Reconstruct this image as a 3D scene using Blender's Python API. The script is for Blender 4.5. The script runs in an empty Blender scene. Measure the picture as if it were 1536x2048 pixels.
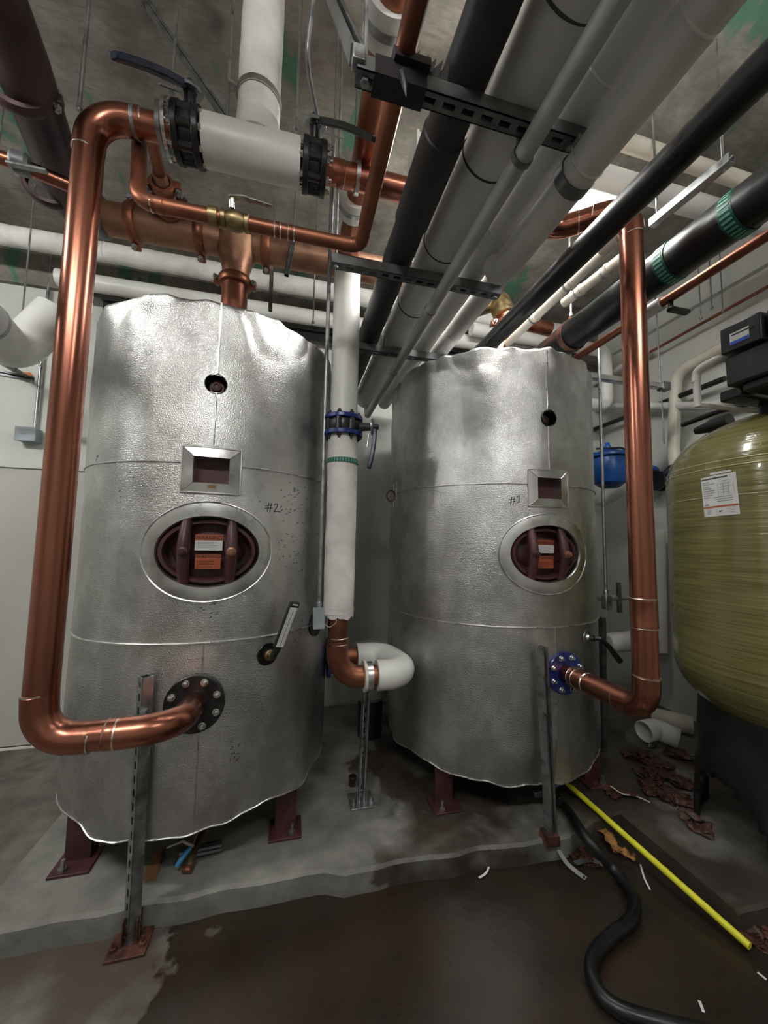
import bpy, math, random
from math import sin, cos, pi, radians, hypot, atan2, sqrt
from mathutils import Vector, Matrix, noise
random.seed(7)
COL = bpy.context.scene.collection
V = Vector

# ------------------------------------------------------------------ survey helpers (camera of the photo)
F = 745.0; TH = radians(13.7); PT = radians(4.6); RO = radians(1.0)
R0 = V((cos(TH), -sin(TH), 0)); FW = V((sin(TH)*cos(PT), cos(TH)*cos(PT), sin(PT)))
U0 = R0.cross(FW)
CR = cos(RO)*R0 + sin(RO)*U0; CU = -sin(RO)*R0 + cos(RO)*U0
CAM = V((0, 0, 1.5))
def ray(u, v): return FW + (u-768)/F*CR - (v-1024)/F*CU
def at(u, v, d): return CAM + d*ray(u, v)
def on(u, v, ax, val):
    d = ray(u, v); return CAM + (val-CAM[ax])/d[ax]*d
def oncyl(u, v, cx, cy, r):
    d = ray(u, v); a = d.x*d.x+d.y*d.y; b = -2*(d.x*cx+d.y*cy); c = cx*cx+cy*cy-r*r
    t = (-b-sqrt(max(0, b*b-4*a*c)))/(2*a); p = CAM+t*d
    return atan2(p.x-cx, -(p.y-cy)), p.z

# ------------------------------------------------------------------ object helpers
ORG = {}
def tag(o, label=None, cat=None, group=None, kind=None):
    if label: o['label'] = label
    if cat: o['category'] = cat
    if group: o['group'] = group
    if kind: o['kind'] = kind
    return o
def thing(name, label, cat, loc, group=None):
    o = bpy.data.objects.new(name, None); COL.objects.link(o); o.empty_display_size = .1
    o.location = loc; ORG[o.name] = V(loc)
    return tag(o, label, cat, group)

class MB:
    def __init__(s): s.v = []; s.f = []; s.M = Matrix.Identity(4)
    def add(s, vs, fs):
        n = len(s.v); s.v += [s.M @ V(p) for p in vs]; s.f += [tuple(i+n for i in f) for f in fs]; return s
    def box(s, c, d, R=None):
        c = V(c); R = R or Matrix.Identity(3)
        vs = [c + R @ V((x*d[0]/2, y*d[1]/2, z*d[2]/2)) for x in (-1, 1) for y in (-1, 1) for z in (-1, 1)]
        return s.add(vs, [(0,1,3,2),(4,6,7,5),(0,4,5,1),(2,3,7,6),(0,2,6,4),(1,5,7,3)])
    def bb(s, lo, hi): return s.box([(a+b)/2 for a, b in zip(lo, hi)], [b-a for a, b in zip(lo, hi)])
    def tube(s, pts, r, seg=20, caps=True, closed=False, wob=0, rf=None):
        pts = [V(p) for p in pts]; n = len(pts); T = []
        for i in range(n):
            if closed: t = pts[(i+1) % n]-pts[i-1]
            else: t = pts[min(i+1, n-1)]-pts[max(i-1, 0)]
            T.append(t.normalized())
        up = V((0, 0, 1)) if abs(T[0].z) < .9 else V((1, 0, 0))
        a = (up - up.dot(T[0])*T[0]).normalized(); vs = []; fs = []
        for i in range(n):
            a = (a - a.dot(T[i])*T[i]).normalized(); b = T[i].cross(a)
            rr = r[i] if isinstance(r, (list, tuple)) else r
            for k in range(seg):
                q = 2*pi*k/seg; d = cos(q)*a+sin(q)*b; w = rr
                if wob: w += wob*noise.noise((pts[i]+d*rr)*9)
                vs.append(pts[i]+d*w)
        for i in range(n if closed else n-1):
            j = (i+1) % n
            for k in range(seg):
                l = (k+1) % seg; fs.append((i*seg+k, j*seg+k, j*seg+l, i*seg+l))
        if caps and not closed: fs += [tuple(range(seg))[::-1], tuple((n-1)*seg+k for k in range(seg))]
        return s.add(vs, fs)
    def cyl(s, p, q, r, seg=20, r2=None): return s.tube([p, q], [r, r if r2 is None else r2], seg)
    def lathe(s, prof, c=(0,0,0), axis=(0,0,1), seg=32, caps=True, rfun=None):
        ax = V(axis).normalized(); h = V((0,0,1)) if abs(ax.z) < .9 else V((1,0,0))
        a = (h-h.dot(ax)*ax).normalized(); b = ax.cross(a); c = V(c); vs = []; fs = []
        for r, z in prof:
            for k in range(seg):
                q = 2*pi*k/seg; vs.append(c+ax*z+(cos(q)*a+sin(q)*b)*r)
        for i in range(len(prof)-1):
            for k in range(seg):
                l = (k+1) % seg; fs.append((i*seg+k, i*seg+l, (i+1)*seg+l, (i+1)*seg+k))
        if caps: fs += [tuple(range(seg))[::-1], tuple((len(prof)-1)*seg+k for k in range(seg))]
        return s.add(vs, fs)
    def build(s, name, m, parent=None, bevel=0, sharp=35, org=None, flat=False):
        if parent is not None: og = ORG[parent.name]
        elif org is not None: og = V(org)
        else:
            lo = [min(p[i] for p in s.v) for i in range(3)]; hi = [max(p[i] for p in s.v) for i in range(3)]
            og = V(((lo[0]+hi[0])/2, (lo[1]+hi[1])/2, lo[2]))
        me = bpy.data.meshes.new(name); me.from_pydata([p-og for p in s.v], [], s.f); me.validate()
        o = bpy.data.objects.new(name, me); COL.objects.link(o)
        if parent is not None: o.parent = parent
        else: o.location = og
        ORG[o.name] = og; me.materials.append(m)
        if not flat:
            me.shade_smooth(); me.set_sharp_from_angle(angle=radians(sharp))
        if bevel:
            b = o.modifiers.new('bevel', 'BEVEL'); b.width = bevel; b.segments = 2; b.limit_method = 'ANGLE'
        return o
def frame(o, z, x=None):
    z = V(z).normalized(); x = V(x) if x is not None else (V((0,0,1)) if abs(z.z) < .9 else V((1,0,0)))
    x = (x - x.dot(z)*z).normalized(); y = z.cross(x)
    return Matrix(((x.x,y.x,z.x,o[0]),(x.y,y.y,z.y,o[1]),(x.z,y.z,z.z,o[2]),(0,0,0,1)))
def fillet(pts, R, n=12):
    """returns dense path and list of arcs"""
    pts = [V(p) for p in pts]; out = [pts[0]]; arcs = []
    for i in range(1, len(pts)-1):
        a, b, c = pts[i-1], pts[i], pts[i+1]; u = (a-b).normalized(); w = (c-b).normalized()
        ang = u.angle(w); r = R[i-1] if isinstance(R, (list, tuple)) else R
        t = min(r/math.tan(ang/2), (a-b).length*.98, (c-b).length*.98); r = t*math.tan(ang/2)
        bis = (u+w).normalized(); ce = b+bis*(r/sin(ang/2)); p0 = b+u*t; p1 = b+w*t; arc = []
        d0 = p0-ce; d1 = p1-ce; tot = d0.angle(d1)
        for k in range(n+1):
            q = tot*k/n; arc.append(ce+(d0*sin(tot-q)+d1*sin(q))/sin(tot))
        out += arc; arcs.append(arc)
    out.append(pts[-1]); return out, arcs
def resample(path, step):
    out = [path[0]]
    for a, b in zip(path, path[1:]):
        n = max(1, int((b-a).length/step))
        for k in range(1, n+1): out.append(a.lerp(b, k/n))
    return out

# ------------------------------------------------------------------ materials
def mk(name, col, rough=.5, metal=0, var=.12, vs=4, bump=0, bs=60, stretch=(1,1,1), rvar=.1, col2=None, thr=None, emit=0, coat=0, bd=.002, world=False, detail=5):
    m = bpy.data.materials.new(name); m.use_nodes = True; nt = m.node_tree; N = nt.nodes; L = nt.links
    p = N['Principled BSDF']; p.inputs['Metallic'].default_value = metal; p.inputs['Roughness'].default_value = rough
    p.inputs['Coat Weight'].default_value = coat
    if world: src = N.new('ShaderNodeNewGeometry').outputs['Position']
    else: src = N.new('ShaderNodeTexCoord').outputs['Object']
    mp = N.new('ShaderNodeMapping'); mp.inputs['Scale'].default_value = stretch; L.new(src, mp.inputs['Vector'])
    n = N.new('ShaderNodeTexNoise'); n.inputs['Scale'].default_value = vs; n.inputs['Detail'].default_value = detail; L.new(mp.outputs[0], n.inputs['Vector'])
    c2 = col2 or tuple(max(0, c*(1-var*2)) for c in col)
    r = N.new('ShaderNodeValToRGB'); lo, hi = thr or (.35, .62)
    r.color_ramp.elements[0].position = lo; r.color_ramp.elements[1].position = hi
    r.color_ramp.elements[0].color = (*c2, 1); r.color_ramp.elements[1].color = (*col, 1)
    L.new(n.outputs[0], r.inputs[0]); L.new(r.outputs[0], p.inputs['Base Color'])
    if rvar:
        mr = N.new('ShaderNodeMapRange'); mr.inputs[1].default_value = .3; mr.inputs[2].default_value = .7
        mr.inputs[3].default_value = max(.02, rough-rvar); mr.inputs[4].default_value = min(1, rough+rvar)
        L.new(n.outputs[0], mr.inputs[0]); L.new(mr.outputs[0], p.inputs['Roughness'])
    if bump:
        b = N.new('ShaderNodeTexNoise'); b.inputs['Scale'].default_value = bs; b.inputs['Detail'].default_value = 3; L.new(mp.outputs[0], b.inputs['Vector'])
        bn = N.new('ShaderNodeBump'); bn.inputs['Strength'].default_value = bump; bn.inputs['Distance'].default_value = bd
        L.new(b.outputs[0], bn.inputs['Height']); L.new(bn.outputs[0], p.inputs['Normal'])
    if emit:
        p.inputs['Emission Color'].default_value = (*col, 1); p.inputs['Emission Strength'].default_value = emit
    return m
COPPER = mk('copper', (.46,.18,.115), .27, 1, vs=3, col2=(.30,.115,.08), rvar=.06, bump=.03, bs=8, stretch=(1,1,.2))
COPPER_OLD = mk('tarnished_copper', (.36,.14,.08), .42, .9, vs=5, col2=(.20,.08,.05), rvar=.1, bump=.2, bs=30)
COPPER_DARK = mk('dark_copper', (.10,.06,.06), .38, .7, vs=3, col2=(.045,.035,.04), rvar=.1)
BRONZE = mk('cast_copper', (.42,.24,.15), .5, .85, vs=14, col2=(.30,.15,.10), rvar=.1, bump=.4, bs=120)
SOLDER = mk('solder', (.75,.66,.6), .3, 1, vs=30)
BRASS = mk('brass', (.36,.27,.14), .4, 1, vs=30)
STEEL = mk('galvanised_steel', (.42,.44,.45), .38, .9, vs=25, col2=(.27,.28,.29), rvar=.12)
STEEL_D = mk('dull_strut_steel', (.25,.26,.265), .45, .85, vs=20, col2=(.15,.155,.16))
CHROME = mk('bright_bolt_steel', (.75,.75,.73), .25, 1, vs=30)
WHITE = mk('white_pvc_jacket', (.74,.74,.70), .38, 0, vs=3, col2=(.62,.61,.57), rvar=.08)
CANVAS = mk('white_canvas_jacket', (.72,.70,.67), .75, 0, vs=10, col2=(.58,.56,.53), bump=.5, bs=140, bd=.003)
GREYJ = mk('grey_white_insulation', (.62,.61,.585), .5, 0, vs=4, col2=(.52,.51,.485), bump=.25, bs=50)
GREYP = mk('grey_paint_pipe', (.42,.43,.42), .42, 0, vs=6, col2=(.34,.345,.34))
CREAM = mk('cream_pvc', (.66,.62,.54), .4, 0, vs=6, col2=(.55,.5,.42))
RUBBER = mk('black_rubber_foam', (.007,.007,.008), .36, 0, vs=10, col2=(.005,.005,.006), bump=.08, bs=30)
FOAM = mk('dark_grey_foam', (.032,.034,.037), .5, 0, vs=8, col2=(.02,.021,.023), bump=.3, bs=70)
BLACK = mk('black_paint', (.012,.012,.013), .35, 0, vs=10)
BLUE = mk('blue_enamel', (.012,.03,.19), .28, 0, vs=12, coat=.3)
BLUE_V = mk('bright_blue_enamel', (.01,.09,.36), .35, 0, vs=10, col2=(.008,.06,.26))
NAVY = mk('navy_handle', (.006,.012,.04), .35, 0, vs=10)
PRIMER = mk('red_primer', (.085,.026,.028), .5, 0, vs=8, col2=(.05,.017,.019), bump=.3, bs=60)
RUST = mk('rust', (.12,.042,.022), .55, 0, vs=25, col2=(.028,.011,.009), bump=.8, bs=60, thr=(.35,.7))
TAPE = mk('black_tape', (.01,.01,.012), .45, 0, vs=10)
ORANGE = mk('orange_sticker', (.45,.10,.035), .5, 0, vs=10)
PAPER = mk('white_sticker', (.72,.72,.70), .45, 0, vs=10, var=.04)
INK = mk('black_ink', (.02,.02,.025), .6, 0)
GREYINK = mk('grey_print', (.3,.31,.33), .6, 0)
REDINK = mk('red_print', (.5,.13,.06), .5, 0)
BLUEINK = mk('blue_print', (.02,.09,.55), .5, 0)
GREEN = mk('green_tape', (.0,.10,.065), .45, 0)
GREENL = mk('pale_green_print', (.14,.36,.28), .5, 0)
YELLOW = mk('yellow_plastic', (.75,.72,.03), .4, 0, vs=8, var=.05)
OCHRE = mk('expanding_foam', (.45,.22,.06), .8, 0, vs=20, col2=(.2,.09,.03), bump=.9, bs=50, bd=.01)
PAPERTAG = mk('zip_tie_white', (.8,.8,.78), .4, 0)
GREYBOX = mk('grey_enclosure', (.33,.37,.40), .45, 0, vs=10)
PLASTIC = mk('black_plastic', (.016,.016,.018), .38, 0, vs=10, bump=.15, bs=120)
SKYB = mk('light_blue_handle', (.03,.25,.5), .4, 0)
TUBE = mk('tube_light', (1,1,.97), .4, 0, var=0, rvar=0, emit=22)

def jacket_mat():
    m = mk('aluminium_jacket', (.75,.745,.735), .34, 1, vs=2.2, col2=(.60,.60,.60), rvar=.07)
    nt = m.node_tree; N = nt.nodes; L = nt.links; p = N['Principled BSDF']
    tc = N.new('ShaderNodeTexCoord')
    a = N.new('ShaderNodeTexVoronoi'); a.inputs['Scale'].default_value = 240; L.new(tc.outputs['Object'], a.inputs['Vector'])
    mp = N.new('ShaderNodeMapping'); mp.inputs['Scale'].default_value = (30, 30, 260); L.new(tc.outputs['Object'], mp.inputs['Vector'])
    b = N.new('ShaderNodeTexNoise'); b.inputs['Scale'].default_value = 1; b.inputs['Detail'].default_value = 2; L.new(mp.outputs[0], b.inputs['Vector'])
    c = N.new('ShaderNodeTexNoise'); c.inputs['Scale'].default_value = 9; c.inputs['Detail'].default_value = 4; L.new(tc.outputs['Object'], c.inputs['Vector'])
    m1 = N.new('ShaderNodeMath'); m1.operation = 'ADD'; L.new(a.outputs['Distance'], m1.inputs[0])
    m0 = N.new('ShaderNodeMath'); m0.operation = 'MULTIPLY'; m0.inputs[1].default_value = .7; L.new(b.outputs[0], m0.inputs[0]); L.new(m0.outputs[0], m1.inputs[1])
    b1 = N.new('ShaderNodeBump'); b1.inputs['Strength'].default_value = .7; b1.inputs['Distance'].default_value = .0015; L.new(m1.outputs[0], b1.inputs['Height'])
    b2 = N.new('ShaderNodeBump'); b2.inputs['Strength'].default_value = .12; b2.inputs['Distance'].default_value = .012; L.new(c.outputs[0], b2.inputs['Height'])
    L.new(b2.outputs[0], b1.inputs['Normal']); L.new(b1.outputs[0], p.inputs['Normal'])
    # handling smudges and scuffs
    d = N.new('ShaderNodeTexNoise'); d.inputs['Scale'].default_value = 5.5; d.inputs['Detail'].default_value = 8; d.inputs['Roughness'].default_value = .62
    mp2 = N.new('ShaderNodeMapping'); mp2.inputs['Scale'].default_value = (1, 1, .7); mp2.inputs['Location'].default_value = (3.1, 1.7, .4)
    L.new(tc.outputs['Object'], mp2.inputs['Vector']); L.new(mp2.outputs[0], d.inputs['Vector'])
    r = N.new('ShaderNodeValToRGB'); r.color_ramp.elements[0].position = .40; r.color_ramp.elements[1].position = .60
    r.color_ramp.elements[0].color = (.62,.62,.61,1); r.color_ramp.elements[1].color = (1,1,1,1); L.new(d.outputs[0], r.inputs[0])
    mx = N.new('ShaderNodeMix'); mx.data_type = 'RGBA'; mx.blend_type = 'MULTIPLY'; mx.inputs[0].default_value = .8
    src = p.inputs['Base Color'].links[0].from_socket; L.new(src, mx.inputs[6]); L.new(r.outputs[0], mx.inputs[7]); L.new(mx.outputs[2], p.inputs['Base Color'])
    return m
JACKET = jacket_mat()
TRIMAL = mk('aluminium_trim', (.68,.68,.665), .33, 1, vs=8, col2=(.52,.52,.51), bump=.15, bs=60)
BEAD = mk('aluminium_bead', (.75,.75,.74), .3, 1, vs=20)

def fibre_mat():
    m = mk('olive_fibreglass', (.21,.19,.075), .18, 0, vs=1.0, col2=(.135,.12,.04), stretch=(2,2,60), bump=.55, bs=1.6, bd=.004, coat=.6, rvar=.06)
    return m
OLIVE = fibre_mat()

def concrete(name, base, dark, wet=None, wets=1.1, wthr=(.45,.55), grain=7, rough=.8, world=True, extra=None, wr=.12, dry_bounce=None):
    m = bpy.data.materials.new(name); m.use_nodes = True; nt = m.node_tree; N = nt.nodes; L = nt.links; p = N['Principled BSDF']
    g = N.new('ShaderNodeNewGeometry'); P = g.outputs['Position']
    def nz(s, d=6, loc=(0,0,0), st=(1,1,1), ro=.6):
        mp = N.new('ShaderNodeMapping'); mp.inputs['Location'].default_value = loc; mp.inputs['Scale'].default_value = st; L.new(P, mp.inputs['Vector'])
        n = N.new('ShaderNodeTexNoise'); n.inputs['Scale'].default_value = s; n.inputs['Detail'].default_value = d; n.inputs['Roughness'].default_value = ro; L.new(mp.outputs[0], n.inputs['Vector']); return n.outputs[0]
    def ramp(src, a, b, ca, cb):
        r = N.new('ShaderNodeValToRGB'); r.color_ramp.elements[0].position = a; r.color_ramp.elements[1].position = b
        r.color_ramp.elements[0].color = (*ca, 1); r.color_ramp.elements[1].color = (*cb, 1); L.new(src, r.inputs[0]); return r.outputs[0]
    def mix(f, a, b):
        x = N.new('ShaderNodeMix'); x.data_type = 'RGBA'; L.new(f, x.inputs[0])
        for s, k in ((a, 6), (b, 7)):
            if isinstance(s, tuple): x.inputs[k].default_value = (*s, 1)
            else: L.new(s, x.inputs[k])
        return x.outputs[2]
    col = ramp(nz(grain, 10), .33, .68, dark, base)
    rg = rough
    if extra: col = extra(N, L, P, nz, ramp, mix, col)
    if wet:
        f = ramp(nz(wets, 7, (4.2, 1.3, 0)), wthr[0], wthr[1], (0,0,0), (1,1,1))
        if dry_bounce is not None:
            sx = N.new('ShaderNodeSeparateXYZ'); L.new(P, sx.inputs[0])
            def mth(op, a, b):
                q = N.new('ShaderNodeMath'); q.operation = op
                for i_, w_ in enumerate((a, b)):
                    if isinstance(w_, (int, float)): q.inputs[i_].default_value = w_
                    else: L.new(w_, q.inputs[i_])
                return q.outputs[0]
            ed = mth('MULTIPLY', mth('SUBTRACT', nz(2.3, 6, (3,3,0)), .5), 1.3)
            a_ = mth('ADD', mth('ADD', sx.outputs[0], mth('MULTIPLY', sx.outputs[1], -.25)), ed)
            g1 = ramp(mth('ADD', mth('SUBTRACT', a_, dry_bounce[0]), .5), .48, .52, (0,0,0), (1,1,1))
            g2 = ramp(mth('ADD', mth('SUBTRACT', mth('ADD', sx.outputs[1], ed), dry_bounce[1]), .5), .48, .52, (0,0,0), (1,1,1))  # unseen floor behind the viewer is kept pale to bounce light up
            f = mth('MULTIPLY', f, mth('MULTIPLY', g1, g2))
        wc = ramp(nz(3.1, 8, (1,2,3)), .38, .66, wet, tuple(c*1.8 for c in wet))
        wc = mix(ramp(nz(1.7, 9, (7,3,1)), .48, .74, (0,0,0), (1,1,1)), wc, (.042,.020,.011))
        col = mix(f, col, wc)
        rr = N.new('ShaderNodeMapRange'); L.new(f, rr.inputs[0]); rr.inputs[3].default_value = rough; rr.inputs[4].default_value = wr; L.new(rr.outputs[0], p.inputs['Roughness'])
    else: p.inputs['Roughness'].default_value = rough
    L.new(col, p.inputs['Base Color'])
    b = N.new('ShaderNodeBump'); b.inputs['Strength'].default_value = .25; b.inputs['Distance'].default_value = .006
    L.new(nz(22, 8), b.inputs['Height']); L.new(b.outputs[0], p.inputs['Normal'])
    return m
def floor_extra(N, L, P, nz, ramp, mix, col):
    return mix(ramp(nz(1.6, 6, (9,9,9)), .5, .62, (0,0,0), (1,1,1)), col, (.07,.05,.04))
FLOOR = concrete('wet_concrete_floor', (.17,.16,.14), (.085,.075,.065), wet=(.019,.0145,.010), wets=.9, wthr=(.18,.30), rough=.6, extra=floor_extra, wr=.27, dry_bounce=(-.78, .35))
PAD = concrete('pad_concrete', (.24,.235,.21), (.13,.125,.11), wet=(.042,.035,.028), wets=1.6, wthr=(.36,.50), rough=.7, wr=.33, dry_bounce=(.0, -9))
def ceil_extra(N, L, P, nz, ramp, mix, col):
    col = mix(ramp(nz(14, 8, (0,0,0), (1,5,1)), .45, .7, (0,0,0), (.5,.5,.5)), col, (.10,.09,.075))
    col = mix(ramp(nz(3.2, 3, (2,5,0), (1.6,.5,1)), .60, .64, (0,0,0), (.75,.75,.75)), col, (.035,.17,.10))
    col = mix(ramp(nz(1.8, 3, (6,1,0)), .62, .68, (0,0,0), (.7,.7,.7)), col, (.06,.028,.032))
    return col
CEIL = concrete('board_marked_concrete', (.31,.29,.25), (.13,.115,.095), grain=4, rough=.85, extra=ceil_extra)
WALL = concrete('painted_wall', (.60,.61,.57), (.52,.525,.49), grain=1.5, rough=.6)
WALLB = concrete('beige_painted_wall', (.47,.46,.42), (.41,.40,.365), grain=1.5, rough=.5)

# ------------------------------------------------------------------ setting
def struct(name, mb, m, **k):
    o = mb.build(name, m, flat=True, **k); o['kind'] = 'structure'; return o
XL, XR, YB, YF, ZC = -4.2, 3.25, 3.32, -3.2, 3.82
struct('floor', MB().bb((XL,YF,-.1),(XR,YB,0)), FLOOR)
struct('ceiling', MB().bb((XL,YF,ZC),(XR,YB,ZC+.2)), CEIL)
struct('wall_back', MB().bb((XL,YB,0),(XR,YB+.15,ZC)), WALL)
struct('wall_left', MB().bb((XL-.15,YF,0),(XL,YB,ZC)), WALL)
struct('wall_right', MB().bb((XR,YF,0),(XR+.15,YB,ZC)), WALL)
struct('wall_front', MB().bb((XL,YF-.15,0),(XR,YF,ZC)), WALL)
struct('wall_dark_band', MB().bb((XL,YB-.04,3.42),(XR,YB,ZC)), CEIL)  # made-up dark concrete band, stands in for the shaded ceiling above the pipes
zt = on(60, 937, 1, YB-.03).z
struct('trim_1', MB().bb((XL,YB-.03,.02),(-.9,YB,zt)), WALLB)
struct('trim_2', MB().bb((XL,YB-.045,zt),(-.9,YB,zt+.035)), WALL)
struct('baseboard_back', MB().bb((XL,YB-.045,0),(-.9,YB-.03,.012)), WHITE)
zl = on(1400, 612, 0, XR).z
struct('trim_3', MB().bb((XR-.05,YF,zl),(XR,YB,ZC)), WALL)

# pads with worn, irregular front edge
def pad(name, x0, x1, y0, y1, h, rough_edge=.006, nick=None):
    m = MB(); nx = 160; rows = []
    for i in range(nx+1):
        x = x0+(x1-x0)*i/nx
        e = y0 + rough_edge*noise.noise((x*7, 3.1, 0))*2 + (nick(x) if nick else 0)
        rows.append([(x, e+.004, 0), (x, e, h*.45), (x, e+.003*noise.noise((x*30,0,0)), h-.012), (x, e+.012, h), (x, y1, h), (x, y1, 0)])
    vs = [p for r in rows for p in r]; fs = []
    for i in range(nx):
        for k in range(5): fs.append((i*6+k, (i+1)*6+k, (i+1)*6+k+1, i*6+k+1))
    fs += [tuple(range(6))[::-1], tuple(nx*6+k for k in range(6))]
    m.add(vs, fs); o = m.build(name, PAD); o['kind'] = 'structure'; return o
def nick(x):
    if x > .6: t = min(1, (x-.6)/.7); return (-.035-.035*t*t*(3-2*t))*max(0, min(1, (1.55-x)/.2))+.015*noise.noise((x*5, 8, 0))
    t = max(0, min(1, (x-.19)/.08)); return t*(-.035+.015*noise.noise((x*5, 8, 0)))
PH = .10
pad('concrete_pad', -1.085, 1.80, 1.715, YB-.02, PH, nick=nick)
xp = on(1262, 1660, 2, .09).x+.04; yp_ = on(1458, 1833, 2, .09).y
pad('concrete_pad', xp, XR-.02, yp_, YB-.02, .092)

# ------------------------------------------------------------------ hot water storage tanks
def tank(name, cx, cy, R, zt, zb, label, uvs, seed, mark):
    th = thing(name, label, 'water tank', (cx, cy, PH))
    (wu, wv), (mu, mv), (hu, hv), seamu = uvs
    wp = oncyl(wu, wv, cx, cy, R); mp_ = oncyl(mu, mv, cx, cy, R); hp = oncyl(hu, hv, cx, cy, R)
    holes = [(wp, (.078, .064), 'r'), (mp_, (.222, .165), 'e'), (hp, (.045, .04), 'e')] + uvs_extra.get(name+mark, [])
    def rad(ph, z):
        q = V((sin(ph)*1.3+seed, cos(ph)*1.3, z*.55))
        r = R + .010*noise.noise(q*1.7) + .004*noise.noise(V((sin(ph)*4+seed, cos(ph)*4, z*.5)))
        t = max(0, (z-(zt-.30))/.30)
        cr = noise.noise(V((ph*5.5+seed*3, z*5, 1)))
        r += t*t*(.022*cr) - t*.014*(1-min(1, 3.2*abs(noise.noise(V((ph*3.1+seed+z*1.5, z*3.4-ph, 2))))))
        b = max(0, ((zb+.20)-z)/.20)
        r += b*b*(.022*noise.noise(V((ph*4+seed*2, z*4, 4))) - .01)
        return r
    def surf(ph, z, off=0):
        r = rad(ph, z)+off; return V((cx+r*sin(ph), cy-r*cos(ph), z))
    NA, NZ = 420, 190; vs = []; fs = []
    top = []
    for j in range(NZ+1):
        for i in range(NA):
            ph = -pi+2*pi*i/NA; zz0 = zb + .05*noise.noise(V((ph*2.3+seed, 0, 7)))+.014*noise.noise(V((ph*7, seed, 7)))
            zz1 = zt + .03*noise.noise(V((ph*2.2+seed, 2, 3)))+.012*noise.noise(V((ph*5, seed, 3)))
            z = zz0+(zz1-zz0)*j/NZ
            # ease the edges of the holes onto the exact outline
            for (hc, hs, kd) in holes:
                a = (ph-hc[0])*R; b = z-hc[1]
                if abs(a) < hs[0]+.03 and abs(b) < hs[1]+.03:
                    if kd == 'e':
                        q = hypot(a/hs[0], b/hs[1])
                        if .80 < q < 1.0: ph = hc[0]+a/q/R; z = hc[1]+b/q
                    else:
                        q = max(abs(a)/hs[0], abs(b)/hs[1])
                        if .80 < q < 1.0: ph = hc[0]+a/q/R; z = hc[1]+b/q
            vs.append(surf(ph, z))
    n1 = len(vs)
    for j in range(NZ):
        for i in range(NA):
            k = (i+1) % NA; f = (j*NA+i, j*NA+k, (j+1)*NA+k, (j+1)*NA+i)
            ph = -pi+2*pi*(i+.5)/NA; c = (vs[f[0]]+vs[f[2]])/2; skip = False
            for (hc, hs, kd) in holes:
                if abs(c.z-hc[1]) > hs[1]+.03: continue
                for vi in f:
                    p = vs[vi]; a = (atan2(p.x-cx, -(p.y-cy))-hc[0])*R; b = p.z-hc[1]
                    if (kd == 'e' and hypot(a/hs[0], b/hs[1]) < .98) or (kd == 'r' and max(abs(a)/hs[0], abs(b)/hs[1]) < .98): skip = True
            if not skip: fs.append(f)
    # crumpled foil folded in over the top insulation
    rows = 9; base = NZ*NA
    for s in range(1, rows+1):
        for i in range(NA):
            p = vs[base+i]; ph = atan2(p.x-cx, -(p.y-cy)); t = s/rows
            rr = (hypot(p.x-cx, p.y-cy))*(1-t*.98) if s > 3 else hypot(p.x-cx, p.y-cy)-.012*s*s*.55
            zz = p.z + (.012*sin(min(1, s/3)*pi/2)) + .016*noise.noise(V((ph*8+seed, s*.9, 5)))*(1 if s < 7 else .4)
            vs.append(V((cx+rr*sin(ph), cy-rr*cos(ph), zz)))
    for s in range(rows):
        for i in range(NA):
            k = (i+1) % NA; fs.append((base+s*NA+i, base+s*NA+k, base+(s+1)*NA+k, base+(s+1)*NA+i))
    mb = MB(); mb.add(vs, fs); mb.build('jacket', JACKET, th, sharp=180)
    # bottom hem, drooping rolled lip
    hem = []
    for i in range(240):
        ph = -pi+2*pi*i/240; z0 = zb + .05*noise.noise(V((ph*2.3+seed, 0, 7)))+.014*noise.noise(V((ph*7, seed, 7)))
        hem.append(surf(ph, z0, .001))
    MB().tube(hem, .0035, 6, closed=True).build('bottom_hem', BEAD, th)
    # primer-red vessel inside
    pr = [(.02, PH+.16), (R*.55, PH+.18), (R*.85, PH+.26), (R-.07, PH+.40), (R-.07, zt-.25), (R*.8, zt-.1), (.05, zt-.04)]
    MB().lathe(pr, (cx, cy, 0), seg=64).build('vessel', PRIMER, th)
    for sx in (-1, 1):
        for sy in (-1, 1):
            lx, ly = cx+sx*(R-.20), cy+sy*(R-.28)
            l = MB(); l.box((lx, ly, PH+.16), (.10, .012, .32)); l.box((lx-.044*sx, ly+.03*sy*-1, PH+.16), (.012, .07, .32)); l.box((lx, ly-.01, PH+.006), (.15, .14, .012))
            lo = l.build('leg', PRIMER, th, bevel=.002)
            MB().cyl((lx+.03*sx, ly-.055, PH+.012), (lx+.03*sx, ly-.055, PH+.055), .008, 8).lathe([(.017,0),(.017,.012)], (lx+.03*sx, ly-.055, PH+.012), seg=6).build('anchor_bolt', STEEL, lo)
    # bands
    def strip(path, w, off, name_, m=BEAD, thick=.004):
        mb = MB()
        mb.tube([surf(a, z, off+.002) for a, z in path], w, 6); return mb.build(name_, m, th)
    fw = .118
    zs = oncyl(uvs_seams[mark][0][0], uvs_seams[mark][0][1], cx, cy, R)[1]
    a0 = wp[0]+fw/R; n = 150
    strip([(a0+(2*pi-2*fw/R)*i/n, zs) for i in range(n+1)], .0035, .001, 'band')
    zs2 = oncyl(uvs_seams[mark][1][0], uvs_seams[mark][1][1], cx, cy, R)[1]
    strip([(-pi+2*pi*i/n, zs2) for i in range(n+1)], .0045, .002, 'band')
    pa = wp[0]
    strip([(pa+.006, hp[1]+.045+(zt-.01-hp[1]-.045)*i/20) for i in range(21)], .005, .001, 'seam_strip')
    strip([(pa+.004, wp[1]+.10+(hp[1]-.045-wp[1]-.10)*i/10) for i in range(11)], .0035, .001, 'seam_strip')
    sa = oncyl(seamu[0], seamu[1], cx, cy, R)[0]
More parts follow.
